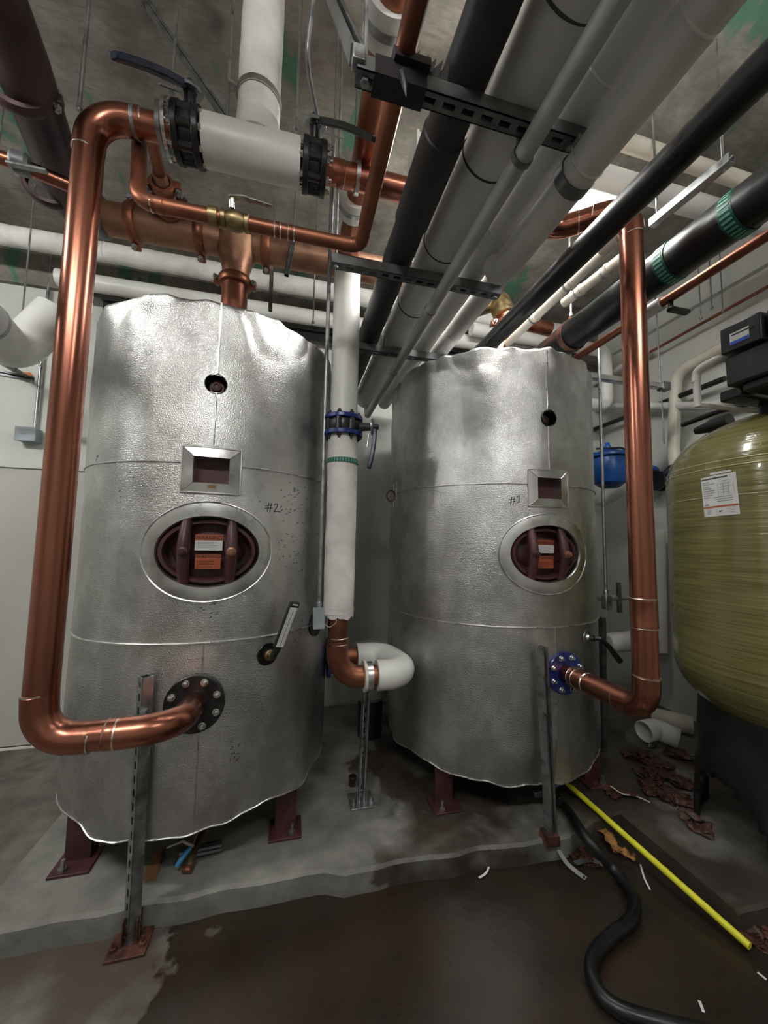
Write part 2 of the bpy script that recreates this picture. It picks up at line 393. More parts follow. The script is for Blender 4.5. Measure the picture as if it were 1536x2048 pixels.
    strip([(sa, zb+.03+(zs2-zb-.03)*i/20) for i in range(21)], .0028, .001, 'seam_strip')
    # square hand-hole frame
    fr = MB(); o2, i2 = (.118, .098), (.070, .056)
    cor = [(-1,-1),(1,-1),(1,1),(-1,1)]
    for s in range(4):
        A, B = cor[s], cor[(s+1) % 4]; g = []
        for t in range(7):
            q = t/6; 
            for (w, off) in ((o2, .005), (i2, .010)):
                x = (A[0]+(B[0]-A[0])*q)*w[0]; y = (A[1]+(B[1]-A[1])*q)*w[1]
                g.append(surf(wp[0]+x/R, wp[1]+y, off))
        fr.add(g, [(2*t, 2*t+2, 2*t+3, 2*t+1) for t in range(6)])
        fr.tube([surf(wp[0]+(A[0]+(B[0]-A[0])*q/6)*o2[0]/R, wp[1]+(A[1]+(B[1]-A[1])*q/6)*o2[1], .005) for q in range(7)], .0035, 6)
        fr.tube([surf(wp[0]+A[0]*o2[0]/R, wp[1]+A[1]*o2[1], .006), surf(wp[0]+A[0]*i2[0]/R, wp[1]+A[1]*i2[1], .011)], .0016, 6)
        # inner return
        g = []
        for t in range(2):
            for off in (.010, -.055):
                C_ = (A, B)[t]; g.append(surf(wp[0]+C_[0]*i2[0]/R, wp[1]+C_[1]*i2[1], off))
        fr.add(g, [(0, 2, 3, 1)])
    fr.build('handhole_frame', TRIMAL, th, sharp=20)
    cp = MB(); g = [surf(wp[0]+sx*.075/R, wp[1]+sz*.062, -.052) for sx, sz in cor]; cp.add(g, [(0,1,2,3)])
    cp.build('handhole_cover', PRIMER, th, flat=True)
    # oval manway trim
    mr = MB(); N = 72; prof = [(1.29,1.40,.001), (1.27,1.375,.008), (1.18,1.25,.011), (1.08,1.11,.012), (1.0,1.0,.012), (.985,.98,.004), (.98,.97,-.05)]
    g = []
    for k in range(N):
        q = 2*pi*k/N
        for (sa_, sb_, off) in prof:
            g.append(surf(mp_[0]+.205*sa_*cos(q)/R, mp_[1]+.15*sb_*sin(q), off))
    P_ = len(prof); mr.add(g, [(k*P_+j, ((k+1) % N)*P_+j, ((k+1) % N)*P_+j+1, k*P_+j+1) for k in range(N) for j in range(P_-1)])
    mr.build('manway_trim', TRIMAL, th, sharp=12)
    MB().tube([surf(mp_[0]+.205*1.28*cos(2*pi*k/N)/R, mp_[1]+.15*1.39*sin(2*pi*k/N), .007) for k in range(N)], .0042, 6, closed=True).build('manway_bead', BEAD, th)
    # manway proper: neck ring, cover, two yokes and bolts, in the plane of the opening
    ph0, z0 = mp_; n_ = V((sin(ph0), -cos(ph0), 0)); o = V((cx, cy, z0))+n_*(R-.040)
    M = frame(o, n_, (cos(ph0), sin(ph0), 0))
    nk = MB(); nk.M = M; prof = [(.192,.137,-.06),(.192,.137,.010),(.188,.133,.018),(.176,.121,.018),(.170,.115,.005),(.170,.115,-.10)]
    g = [(a*cos(2*pi*k/N), b*sin(2*pi*k/N), c) for k in range(N) for a, b, c in prof]; P_ = len(prof)
    # frame x axis = tangent, y = z cross x
    nk.add(g, [(k*P_+j, ((k+1) % N)*P_+j, ((k+1) % N)*P_+j+1, k*P_+j+1) for k in range(N) for j in range(P_-1)])
    nk.build('manway_neck', PRIMER, th, sharp=40)
    cv = MB(); cv.M = M; g = []; rings = [(1,-.06),(.92,-.035),(.75,-.018),(.5,-.008),(.2,-.002),(.02,0)]
    for (s_, d_) in rings: g += [(.158*s_*cos(2*pi*k/N), .106*s_*sin(2*pi*k/N), d_-.01) for k in range(N)]
    cv.add(g, [(j*N+k, j*N+(k+1) % N, (j+1)*N+(k+1) % N, (j+1)*N+k) for j in range(len(rings)-1) for k in range(N)])
    cov = cv.build('manway_cover', PRIMER, th)
    sgn = 1 if M.col[1][2] > 0 else -1
    for sx in (-1, 1):
        y = MB(); y.M = M
        pts = [(sx*.088+.004*sx*sin(t*pi), (t-.5)*.262, .018+.034*sin(t*pi)) for t in [i/14 for i in range(15)]]
        rr = [.021+.004*sin(pi*i/14) for i in range(15)]
        y.tube(pts, rr, 12); yo = y.build('yoke', PRIMER, th)
        b = MB(); b.M = M; b.lathe([(.020,0),(.020,.008),(.013,.010),(.013,.024),(.0125,.026)], (sx*.092, 0, .068), seg=16); b.lathe([(.008,0),(.007,.008)], (sx*.092, 0, .092), seg=12)
        b.build('bolt', BRONZE if sx > 0 else PRIMER, yo)
    def sticker(x0, x1, y0, y1, cm, d, nm, lines, head=None):
        Z = .004+d; s_ = MB(); s_.M = M; s_.add([(x0,sgn*y0,Z),(x1,sgn*y0,Z),(x1,sgn*y1,Z),(x0,sgn*y1,Z)], [(0,1,2,3)]); so = s_.build(nm, cm, cov, flat=True)
        if head:
            h = MB(); h.M = M; h.add([(x0,sgn*(y1-head),Z+.0006),(x1,sgn*(y1-head),Z+.0006),(x1,sgn*y1,Z+.0006),(x0,sgn*y1,Z+.0006)], [(0,1,2,3)]); h.build('orange_header', ORANGE, cov, flat=True)
        l = MB(); l.M = M
        for i in range(lines):
            yy = y0+.006+i*.0068; w = (x1-x0)*random.uniform(.6, .85)
            l.add([(x0+.006,sgn*yy,Z+.0009),(x0+.006+w,sgn*yy,Z+.0009),(x0+.006+w,sgn*(yy+.0018),Z+.0009),(x0+.006,sgn*(yy+.0018),Z+.0009)], [(0,1,2,3)])
        l.build('printed_lines', GREYINK if cm is PAPER else INK, cov, flat=True)
    def text(s, size, x, y, d, m=INK, nm='lettering', par=None, MM=None):
        cu = bpy.data.curves.new(nm, 'FONT'); cu.body = s; cu.size = size; cu.extrude = .0002; cu.align_x = 'CENTER'
        t = bpy.data.objects.new(nm+'_src', cu); COL.objects.link(t); me = bpy.data.meshes.new_from_object(t); COL.objects.unlink(t); bpy.data.objects.remove(t)
        b = MB(); b.M = MM or M
        b.add([(x+p.co.x, sgn*(y+p.co.y), d+p.co.z) for p in me.vertices], [tuple(q.vertices) for q in me.polygons]); return b.build(nm, m, par or cov, flat=True)
    sticker(-.054, .054, .004, .072, PAPER, 0.012, 'warning_label', 5, .026)
    text('WARNING', .0215, 0, .051, .0185)
    sticker(-.050, .050, -.076, -.012, ORANGE, 0.012, 'warning_label', 5)
    text('WARNING', .0195, 0, -.028, .0185)
    # inspection hole: sleeve and plug
    ph0, z0 = hp; n_ = V((sin(ph0), -cos(ph0), 0)); M2 = frame(V((cx, cy, z0))+n_*R, n_, (cos(ph0), sin(ph0), 0))
    s_ = MB(); s_.M = M2; s_.lathe([(.046,.003),(.043,.004),(.042,-.07)], seg=28, caps=False); s_.build('inspection_sleeve', BLACK, th)
    s_ = MB(); s_.M = M2; s_.lathe([(.034,-.07),(.034,-.045),(.030,-.04),(.022,-.04),(.020,-.028),(.012,-.026),(.008,-.030)], (0,0,0), seg=20); s_.build('inspection_plug', PRIMER, th)
    # hand-written mark
    mk_ = MB(); (pu, pv), strokes, sc = uvs_mark[mark]; pa_, pz = oncyl(pu, pv, cx, cy, R)
    for st in strokes:
        mk_.tube(resample([V((x*sc, y*sc, 0)) for x, y in st], .008), .0019, 5)
    mk_.v = [surf(pa_+p.x/R, pz+p.y, .0012+p.z*.3) for p in mk_.v]
    mk_.build('handwritten_mark', INK, th)
    # scuffs
    sc_ = MB()
    for (u, v, ln, k) in uvs_scuff[mark]:
        a_, z_ = oncyl(u, v, cx, cy, R)
        for i in range(k):
            da = random.uniform(-ln, ln)*.5; dz = random.uniform(-ln, ln); L_ = random.uniform(.004, .018); an = random.uniform(-.6, .9)
            pts = [surf(a_+(da+t*L_*cos(an))/R, z_+dz+t*L_*sin(an)+.002*sin(t*5), .0004) for t in (-.5, 0, .5)]
            sc_.tube(pts, [.0005, random.uniform(.0012, .0024), .0005], 5)
    so = sc_.build('scuff_marks', INK, th); so['kind'] = 'stuff'
    return th, surf, holes
uvs_extra = {}
uvs_seams = {'2': ((300, 922), (400, 1287)), '1': ((950, 968), (1000, 1254))}
hash_ = [[(-.5,.25),(.45,.4)], [(-.55,-.1),(.5,.05)], [(-.2,-.5),(.0,.7)], [(.15,-.55),(.35,.65)]]
two = [[(.75,.35),(.9,.62),(1.15,.6),(1.2,.3),(.95,-.1),(.7,-.4),(.75,-.45),(1.1,-.35),(1.7,-.42)], [(-1.3,.75),(-1.1,.72)]]
one = [[(.75,.55),(1.1,1.0),(1.05,.2),(1.0,-.05)], [(.7,-.1),(1.3,-.02)]]
uvs_mark = {'2': ((537, 1016), hash_+two, .036), '1': ((1024, 1003), hash_+one, .036)}
uvs_scuff = {'2': ((590, 1050, .20, 46), (590, 985, .10, 20), (605, 1140, .10, 10), (250, 990, .10, 10), (420, 1235, .07, 8), (640, 1040, .2, 14), (470, 1500, .05, 14), (195, 925, .03, 5), (600,1270,.08,6)),
             '1': ((1060, 1010, .05, 4), (950, 1200, .2, 6))}
TL = thing
cL = (-.417, 2.34, .634); cRt = (1.315, 2.375, .674)
tL, surfL, _ = tank('storage_tank', *cL, 2.55, .33, 'silver foil-jacketed water tank marked #2, the left one of the pair', ((423, 941), (416, 1103), (432, 768), (398, 1450)), 1.3, '2')
tR, surfR, _ = tank('storage_tank', *cRt, 2.575, .305, 'silver foil-jacketed water tank marked #1, the right one of the pair', ((1098, 977), (1096, 1108), (1098, 836), (1110, 1300)), 5.1, '1')

# small tan label below the window of tank 2
a_, z_ = oncyl(424, 974, *cL); m = MB(); m.add([surfL(a_+sx*.016/.634, z_+sz*.006, .016) for sx, sz in ((-1,-1),(1,-1),(1,1),(-1,1))], [(0,1,2,3)]); m.build('tan_label', OCHRE, tL, flat=True)
# dark side porthole on the right flank of tank 2 with grey box
# lifting eye on tank 1 left flank
a_, z_ = oncyl(790, 992, *cRt); p = surfR(a_, z_, 0)
MB().tube([p+V((-.03-.028*cos(2*pi*k/20)*1, -.0, .035*sin(2*pi*k/20))) for k in range(20)], .006, 8, closed=True).build('lifting_eye', PRIMER, tR)
m = MB(); m.tube([surfR(a_+da, z_+dz, .008) for da, dz in ((-.02,-.07),(.05,-.07),(.05,.08),(-.02,.08))], .003, 6, closed=True); m.build('eye_frame', BEAD, tR)

# ------------------------------------------------------------------ pipe builders
def runs(th, pts, r, bend, m, name='pipe', sock=.045, k=1.055, em=None, seg=28, skip_el=False, bead=True):
    """straight tube with fitted elbows (socket collars) as parts"""
    path, arcs = fillet(pts, bend)
    MB().tube(resample(path, .06), r, seg).build(name, m, th)
    if skip_el: return path, arcs
    for arc in arcs:
        d0 = (arc[0]-arc[1]).normalized(); d1 = (arc[-1]-arc[-2]).normalized()
        full = [arc[0]+d0*sock, arc[0]+d0*sock*.96]+arc+[arc[-1]+d1*sock*.96, arc[-1]+d1*sock]
        rr = [r*1.0, r*k]+[r*(k-.005)]*len(arc)+[r*k, r*1.0]
        e = MB().tube(full, rr, seg, caps=False).build('elbow', em or m, th, sharp=50)
        if bead:
            for p, d in ((arc[0], d0), (arc[-1], d1)): MB().tube([p+d*(sock-.002), p+d*(sock+.004)], r*1.03, seg).build('solder_bead', SOLDER, e)
    return path, arcs
def coupling(th, p, ax, r, L_=.1, m=COPPER, nm='coupling'):
    ax = V(ax).normalized(); p = V(p)
    prof = [(r,-L_/2),(r*1.05,-L_/2+.003),(r*1.05,-L_/2+.012),(r*1.035,-L_/2+.016),(r*1.035,L_/2-.016),(r*1.05,L_/2-.012),(r*1.05,L_/2-.003),(r,L_/2)]
    o = MB().lathe(prof, p, ax, 28, caps=False).build(nm, m, th)
    for s in (-1, 1): MB().lathe([(r*1.0,-.003),(r*1.06,0),(r*1.0,.003)], p+ax*s*L_/2, ax, 28, caps=False).build('solder_bead', SOLDER, o)
    return o
def band(th, p, ax, r, w=.03, m=STEEL, nm='clamp_band', t=.004, ears=None):
    ax = V(ax).normalized(); p = V(p)
    mb = MB().lathe([(r,-w/2),(r+t,-w/2),(r+t,w/2),(r,w/2)], p, ax, 32, caps=False)
    if ears is not None:
        e = V(ears).normalized(); mb.box(p+e*(r+.018), (.03,.03,.012), frame((0,0,0), ax, e).to_3x3())
        mb.cyl(p+e*(r+.02)-ax*.02, p+e*(r+.02)+ax*.02, .006, 8)
    return mb.build(nm, m, th)
def flange(th, p, ax, r, nb, m, t=.02, bm=CHROME, br=.0125, pcd=None, hole_r=0, nm='flange'):
    ax = V(ax).normalized(); p = V(p)
    f = MB().lathe([(r-.003,-t/2),(r,-t/2+.003),(r,t/2-.003),(r-.003,t/2)], p, ax, 48).build(nm, m, th)
    M = frame(p, ax); pcd = pcd or r*.8
    for k in range(nb):
        q = 2*pi*(k+.5)/nb; b = MB(); b.M = M
        c = (pcd*cos(q), pcd*sin(q), t/2)
        b.lathe([(br*1.35,0),(br*1.35,.003)], c, seg=16); b.lathe([(br,.003),(br,.013),(br*.8,.016)], c, seg=6); b.lathe([(br*.55,.012),(br*.5,.024)], c, seg=8)
        b.build('flange_bolt', bm, f)
    return f
def valve(name, label, p, ax, r, fm, bm, stem, lev_to, lm, t=.045, lever_w=.03, group=None):
    """lug butterfly valve: two flanges, ribbed body, bolts, neck, lever"""
    ax = V(ax).normalized(); p = V(p); th = thing(name, label, 'valve', p, group)
    b = MB().lathe([(r*.88,-t/2),(r*.92,-t/4),(r*.92,t/4),(r*.88,t/2)], p, ax, 32)
    M = frame(p, ax)
    for k in range(8):
        q = 2*pi*(k+.5)/8; c = V((r*.86*cos(q), r*.86*sin(q), 0)); mb = MB(); mb.M = M; b.v += [M@V((c.x+dx, c.y+dy, 0)) for dx, dy in ()]; b.tube([M@V((c.x, c.y, -t/2)), M@V((c.x, c.y, t/2))], .016, 10)
    b.build('valve_body', bm, th)
    for s in (-1, 1):
        f = MB().lathe([(r,-.011),(r+.002,-.008),(r+.002,.008),(r,.011)], p+ax*s*(t/2+.012), ax, 40).build('flange', fm, th, sharp=30)
        for k in range(8):
            q = 2*pi*(k+.5)/8; c = M@V((r*.82*cos(q), r*.82*sin(q), s*(t/2+.023)))
            MB().lathe([(.012,0),(.012,.012)], c, ax*s, 6).lathe([(.007,.012),(.007,.022)], c, ax*s, 8).build('flange_bolt', BLACK if bm is BLACK and fm is not BLACK else CHROME, f)
    st = V(stem).normalized(); n0 = p+st*r*.9; n1 = p+st*(r+.055)
    MB().tube([n0, n1-st*.012, n1], [.022, .02, .028], 14).build('neck', bm if fm is BLACK else FOAM, th)
    MB().lathe([(.042,-.006),(.045,0),(.042,.006)], n1, st, 24).build('locking_plate', STEEL, th)
    d = V(lev_to)-n1; L_ = d.length; dd = d.normalized(); side = dd.cross(st).normalized(); nn = side.cross(dd).normalized()
    Rm = Matrix((dd, side, nn)).transposed()
    lv = MB(); 
    N = 14; sec = []
    for i in range(N+1):
        q = i/N; w = lever_w*(.55+.45*min(1, q*3)) if q < .93 else lever_w*.8; hgt = .024-.006*q
        c = n1+st*.012+dd*L_*q+nn*.008*sin(q*pi)
        sec += [c-side*w/2-nn*hgt/2, c+side*w/2-nn*hgt/2, c+side*w/2+nn*hgt/2, c-side*w/2+nn*hgt/2]
    lv.add(sec, [(4*i+k, 4*i+(k+1) % 4, 4*i+4+(k+1) % 4, 4*i+4+k) for i in range(N) for k in range(4)]+[(3,2,1,0), (4*N,4*N+1,4*N+2,4*N+3)])
    lv.build('lever', lm, th, bevel=.004)
    MB().lathe([(.016,0),(.016,.02),(.010,.028)], n1+st*.006, st, 12).build('lever_hub', lm, th)
    t0 = n1+dd*L_*.18-nn*.014-side*.004; lk = MB(); lk.box(t0+dd*L_*.16, (L_*.3, .012, .004), Rm); lk.build('squeeze_trigger', STEEL, th)
    return th
def strut_geo(mb, p, q, face, w=.041, holes=True):
    """slotted channel between p and q, open side towards 'face'"""
    p, q, f = V(p), V(q), V(face); d = (q-p).normalized(); L_ = (q-p).length; f = (f-f.dot(d)*d).normalized(); s = d.cross(f)
    R = Matrix((d, s, f)).transposed(); t = .0028; c = (p+q)/2
    for sg in (-1, 1):
        mb.box(c+s*sg*(w/2-t/2), (L_, t, w), R)
        mb.box(c+s*sg*(w/2-.0055)+f*(w/2-t/2), (L_, .010, t), R)
        mb.box(c+s*sg*(w/2-.010)+f*(w/2-.005), (L_, t, .008), R)
    # slotted back: rails plus cross webs
    if holes:
        for sg in (-1, 1): mb.box(c+s*sg*(w/2-.0068)-f*(w/2-t/2), (L_, .0136, t), R)
        n = max(2, int(L_/.05)); pit = L_/n
        for i in range(n+1): mb.box(p+d*min(L_-.009, max(.009, i*pit))-f*(w/2-t/2), (.021, .0142, t), R)
    else: mb.box(c-f*(w/2-t/2), (L_, w, t), R)
    return mb

# ------------------------------------------------------------------ copper risers and header (4 inch)
r4 = .0535; r3 = .0455
HX, HZ, HY = -.743, 3.0, 1.42
xL = -.743; zf = .835; zr = .868
v1x = on(372, 270, 1, HY).x; v2x = on(634, 325, 1, HY).x
th = thing('copper_riser', 'large polished copper riser rising left of tank #2 and turning over at the top', 'pipe', (xL, HY, zf-.06))
xf = -.360
runs(th, [(xf, 1.70, zf), (xf, HY+.01, zr), (xL, HY, zr), (xL, HY, HZ), (v1x-.035, HY, HZ)], r3, [.125, .10, .115], COPPER, sock=.045)
coupling(th, (-.53, HY+.005, zr), (1,0,0), r3, .05)
band(th, (on(272, 240, 1, HY).x, HY, HZ), (1,0,0), r3, .012, STEEL, 'hanger_band', .004)
band(th, (v1x-.075, HY, HZ), (1,0,0), r3+.03, .014, STEEL, 'hanger_band', .003)
flange(th, (xf, 1.698, zf), (0,-1,0), .114, 8, BLACK, .022, pcd=.091, br=.011)
# right riser and header
xr, yr = 1.372, 1.225
th = thing('copper_riser', 'polished copper riser in front of tank #1, between it and the olive tank', 'pipe', (xr, yr, .85))
pf = on(1131, 1345, 1, 1.69); xfr = pf.x; zfr = pf.z-.004
runs(th, [(xfr, 1.69, zfr), (xr, yr, zfr+.015), (xr+.012, yr, 2.985), (1.17, 1.40, 2.985), (1.06, HY, HZ), (v2x+.035, HY, HZ)], r3+.001, [.09, .10, .11, .3], COPPER, sock=.045)
cz = on(1285, 1226, 1, yr).z
coupling(th, (xr+.003, yr, cz), (0,0,1), r3+.001, .115)
dd = (V((xr,yr,zfr+.015))-V((xfr,1.69,zfr)))
coupling(th, V((xfr,1.69,zfr))+dd*.16, dd, r3, .03)
MB().lathe([(r3*1.01,-.006),(r3*1.08,0),(r3*1.01,.006)], V((xfr,1.69,zfr))+dd*.33, dd, 28, caps=False).build('solder_ring', SOLDER, th)
coupling(th, (v2x+.085, HY, HZ), (1,0,0), r3, .05)
band(th, (on(715, 330, 1, HY).x, HY, HZ), (1,0,0), r3+.006, .016, TRIMAL, 'hanger_band', .006)
flange(th, (xfr, 1.695, zfr), (0,-1,0), .106, 8, BLUE, .022, pcd=.084, br=.0105)
# valves on the header
pv = V((v1x+.012, HY, HZ)); 
valve('butterfly_valve', 'black butterfly valve with a long navy lever, beside the left copper elbow', pv, (1,0,0), .092, BLACK, BLACK, V((0.02,-.25,1)), at(226, 120, 1.10), NAVY, lever_w=.035)
band(bpy.data.objects['butterfly_valve'], (v1x-.055, HY, HZ), (1,0,0), r3+.042, .012, CHROME, 'clevis_band', .006)
pv2 = V((v2x-.010, HY, HZ))
valve('butterfly_valve', 'black butterfly valve with a black lever, right of the white tee', pv2, (1,0,0), .090, BLACK, BLACK, V((-.02,-.35,1)), at(748, 287, 1.24), BLACK, lever_w=.024)
# white tee
x0 = v1x+.065; x1 = v2x-.065; xt = on(515, 280, 1, HY).x
th = thing('insulated_tee', 'glossy white insulated pipe tee between two black valves, its branch rising to the ceiling', 'pipe', (xt, HY, HZ-.09))
MB().tube(resample([V((x0, HY, HZ)), V((x0+.004, HY, HZ)), V((x1-.004, HY, HZ)), V((x1, HY, HZ))], .05), .083, 40).build('tee_jacket', WHITE, th)
MB().tube(resample([V((x0-.03, HY, HZ)), V((x1+.03, HY, HZ))], .05), r4, 24).build('pipe_end', COPPER_DARK, th)
MB().tube([(xt, HY, HZ+.04), (xt, HY, HZ+.115), (xt, HY, HZ+.118)], [.082,.082,.080], 40).build('branch_jacket', WHITE, th)
MB().tube(resample([V((xt, HY, HZ+.10)), V((xt, HY, ZC))], .03), .080, 40, wob=.003).build('riser_jacket', CANVAS, th)
band(th, (xt, HY, HZ+.22), (0,0,1), .082, .024, TRIMAL, 'clamp_band', .003, ears=(-1,-.3,0))
MB().cyl((xt-.115, HY, HZ+.12), (xt-.115, HY, ZC), .006, 8).build('threaded_rod', STEEL, th)

# middle riser (white insulated above, copper below)
mx, my = on(683, 1000, 1, 1.93).x, 1.93
mz = .815
zv = on(688, 855, 1, my).z
zc = on(680, 1225, 1, my).z
ztop = 3.10
th = thing('copper_riser', 'white-jacketed riser between the two tanks with bare copper bend at its foot', 'pipe', (mx, my, mz-.06))
runs(th, [(mx, my, zv), (mx, my, mz), (.625, my, mz), (.565, 2.27, mz), (.225, 2.27, mz)], r4-.002, [.12, .11, .10], COPPER_OLD, sock=.045, bead=False)
p, arcs = fillet([(mx+.205, my, mz), (.625, my, mz), (.566, 2.265, mz), (.40, 2.27, mz)], .11, 16)
MB().tube(p, .074, 32).build('elbow_jacket', WHITE, th)
path = [V((mx, my, zc)), V((mx, my, zv-.045))]
MB().tube(resample(path, .01), .0775, 36, wob=.005).build('canvas_jacket', CANVAS, th)
jag = MB(); g = []
for k in range(36):
    q = 2*pi*k/36; g += [V((mx+.0785*cos(q), my+.0785*sin(q), zc+.03)), V((mx+(.074+.006*noise.noise(V((q*3,1,1))))*cos(q), my+.072*sin(q), zc-.02+.02*noise.noise(V((cos(q)*3, sin(q)*3, 2)))))]
jag.add(g, [(2*k, 2*((k+1) % 36), 2*((k+1) % 36)+1, 2*k+1) for k in range(36)]); jag.build('ragged_hem', CANVAS, th)
MB().tube(resample([V((mx, my, zv+.045)), V((mx, my, ztop-.09))], .03), .072, 36, wob=.002).build('smooth_jacket', WHITE, th)
zb_ = on(686, 919, 1, my-.07).z
tp = MB().lathe([(.0795,-.012),(.081,-.012),(.081,.012),(.0795,.012)], (mx, my, zb_), (0,0,1), 40, caps=False).build('green_tape', GREEN, th)
a = MB()
for k in range(34):
    q = 2*pi*k/34; a.box((mx+.0812*cos(q), my+.0812*sin(q), zb_), (.0015, .006, .018), Matrix.Rotation(q, 3, 'Z'))
a.build('tape_print', GREENL, tp)
band(th, (mx+.165, my, mz), (1,0,0), r4+.004, .028, TRIMAL, 'pipe_clamp', .012)
MB().lathe([(r4,-.008),(r4+.022,-.007),(r4+.022,.007),(r4,.008)], (mx+.142, my, mz), (1,0,0), 32).build('clamp_cushion', CREAM, th)
coupling(th, (mx, my, mz+.185), (0,0,1), r4-.002, .03, COPPER_OLD)
flange(th, (.232, 2.27, mz), (1,0,0), .11, 8, BLUE, .022, pcd=.088, br=.011)
vv = valve('butterfly_valve', 'blue-flanged butterfly valve with a drooping navy lever on the middle riser', (mx, my, zv), (0,0,1), .100, BLUE, BLACK, V((1,-.35,0)), at(733, 937, 1.93), NAVY, t=.06, lever_w=.026)
# 4 inch overhead copper from the middle riser towards the viewer
th = thing('overhead_copper_pipe', 'large bare copper pipe overhead feeding the top of the middle white riser', 'pipe', (mx, 1.0, 3.0))
path, arcs = runs(th, [(mx, my, ztop-.12), (mx, my, ztop), (mx-.03, YF+.05, ztop)], r4, .1, COPPER_OLD)
for (u, v) in ((782, 40), (700, 405)):
    y = on(u, v, 2, ztop).y; 
    MB().lathe([(r4,-.05),(r4+.018,-.05),(r4+.018,.05),(r4,.05)], (mx-.015, y, ztop), (0,1,0), 32).build('insulation_saddle', WHITE, th)
    band(th, (mx-.015, y, ztop), (0,1,0), r4+.019, .022, STEEL, 'clamp_band', .003, ears=(0,0,1))
    MB().cyl((mx-.015, y, ztop+r4), (mx-.015, y, ZC), .005, 8).build('threaded_rod', STEEL, th)

# ------------------------------------------------------------------ overhead pipes along the room
Y0 = YF+.04
def ypipe(name, label, x, z, r, y0, y1, m, bands=(), end=None, wob=0, bm=None, group=None, tilt=0):
    th = thing(name, label, 'pipe', (x, (y0+y1)/2, z-r), group)
    pts = [V((x, y0, z)), V((x+tilt, y1, z))]
    if end: pts, _ = fillet(pts+[V(e) for e in end], r*1.6, 10)
    MB().tube(resample(pts, .05), r, 36, wob=wob).build('pipe', m, th)
    for y in bands:
        MB().lathe([(r,-.004),(r+.0035,0),(r,.004)], (x+tilt*(y-y0)/(y1-y0), y, z), (0,1,0), 36, caps=False).build('jacket_joint', bm or m, th)
    return th
thA = ypipe('foam_insulated_pipe', 'thick dark grey foam-covered pipe overhead, left of the bundle of white pipes', .395, 2.712, .060, Y0, 3.0, FOAM, (.55, 1.02, 1.06, 1.9), wob=.004)
MB().lathe([(.060,-.16),(.0655,-.155),(.0655,.155),(.060,.16)], (.395, 1.10, 2.712), (0,1,0), 36, caps=False).build('foam_sleeve', FOAM, thA)
ypipe('insulated_pipe', 'thickest grey-white insulated pipe overhead, right beside the dark foam pipe', .565, 2.74, .084, Y0, 3.1, GREYJ, (.62, 1.0, 1.36, 1.75), wob=.003, bm=FOAM)
t_ = ypipe('grey_conduit_pipe', 'slim grey painted pipe slung below the white bundle, reaching furthest down the gap', .583, 2.575, .026, Y0, 3.05, GREYP, (.84, 1.55, 2.2), bm=STEEL_D, end=None)
band(t_, (.583, .84, 2.575), (0,1,0), .027, .016, STEEL_D, 'clamp_band', .004, ears=(0,0,1))
MB().cyl((.583,.84,2.61), (.583,.80,2.63), .004, 8).build('threaded_rod', STEEL, t_)
MB().tube(fillet([(.583,3.0,2.57),(.583,3.06,2.575),(.583,3.06,2.9)], .04)[0], .027, 20).build('elbow', GREYP, t_)
ypipe('insulated_pipe', 'white insulated pipe overhead between the slim grey pipe and the outermost one', .738, 2.715, .054, Y0, 3.1, GREYJ, (.7, 1.2, 1.8), wob=.002)
ypipe('insulated_pipe', 'white insulated pipe on the far trapeze, half hidden above the rounded pipe end', .862, 2.71, .05, Y0, 3.1, GREYJ, (1.3, 1.9), wob=.002)
t_ = ypipe('insulated_pipe', 'outermost pale grey insulated pipe, ending in a rounded elbow', .765, 2.575, .053, Y0, 1.27, GREYJ, (.5, .8), end=[(.765, 1.28, 2.63)], wob=.001)
yb = on(1130, 350, 2, 2.575).y
band(t_, (.765, yb, 2.575), (0,1,0), .054, .035, STEEL_D, 'clevis_band', .003)
MB().cyl((.765-.01,yb,2.63), (.745,.81,2.66), .004, 8).build('threaded_rod', STEEL, t_)
ypipe('black_pipe', 'slim glossy black pipe overhead crossing in front of the right copper riser top', 1.140, 2.735, .050, Y0, 3.1, RUBBER, wob=.001)
tH = ypipe('foam_insulated_pipe', 'fat glossy black insulated pipe with green tape bands, overhead on the right', 1.645, 2.80, .088, Y0, 3.05, RUBBER, wob=.004)
for (u, v) in ((1345, 525), (1512, 435)):
    y = on(u, v, 2, 2.80).y
    tp = MB().lathe([(.0885,-.026),(.0905,-.026),(.0905,.026),(.0885,.026)], (1.645, y, 2.80), (0,1,0), 40, caps=False).build('green_tape', GREEN, tH)
    a = MB()
    for k in range(30):
        q = 2*pi*k/30; a.box((1.645+.0912*cos(q), y, 2.80+.0912*sin(q)), (.0015, .036, .009), Matrix.Rotation(-q, 3, 'Y'))
    a.build('tape_print', GREENL, tp)
y = on(1130, 670, 2, 2.80).y
band(tH, (1.645, y, 2.80), (0,1,0), .091, .035, RUST, 'clevis_hanger', .006, ears=(0,0,1))
MB().cyl((1.645, y, 2.89), (1.645, y, ZC), .006, 8).lathe([(.012,0),(.012,.02)], (1.645, y, 2.93), seg=6).build('threaded_rod', STEEL, tH)
# thin copper I below H with ball valve
pI0 = on(1536, 470, 0, 1.80); zI = pI0.z; yI = on(1325, 600, 0, 1.80).y
t_ = ypipe('copper_branch_pipe', 'thin dark copper pipe running just under the fat black insulated pipe', 1.80, zI, .022, Y0, yI, COPPER_OLD)
MB().cyl((1.80,yI,zI),(1.80,yI+.16,zI), .034, 24).build('pipe_insulation', CANVAS, t_)
MB().cyl((1.80,yI+.16,zI),(1.80,3.0,zI), .022, 20).build('pipe', COPPER_OLD, t_)
MB().box((1.80+.05,yI-.04,zI-.06), (.12,.03,.02)).cyl((1.80,yI-.04,zI),(1.80,yI-.04,zI-.06), .012, 10).build('valve_lever', BLACK, t_, bevel=.004)
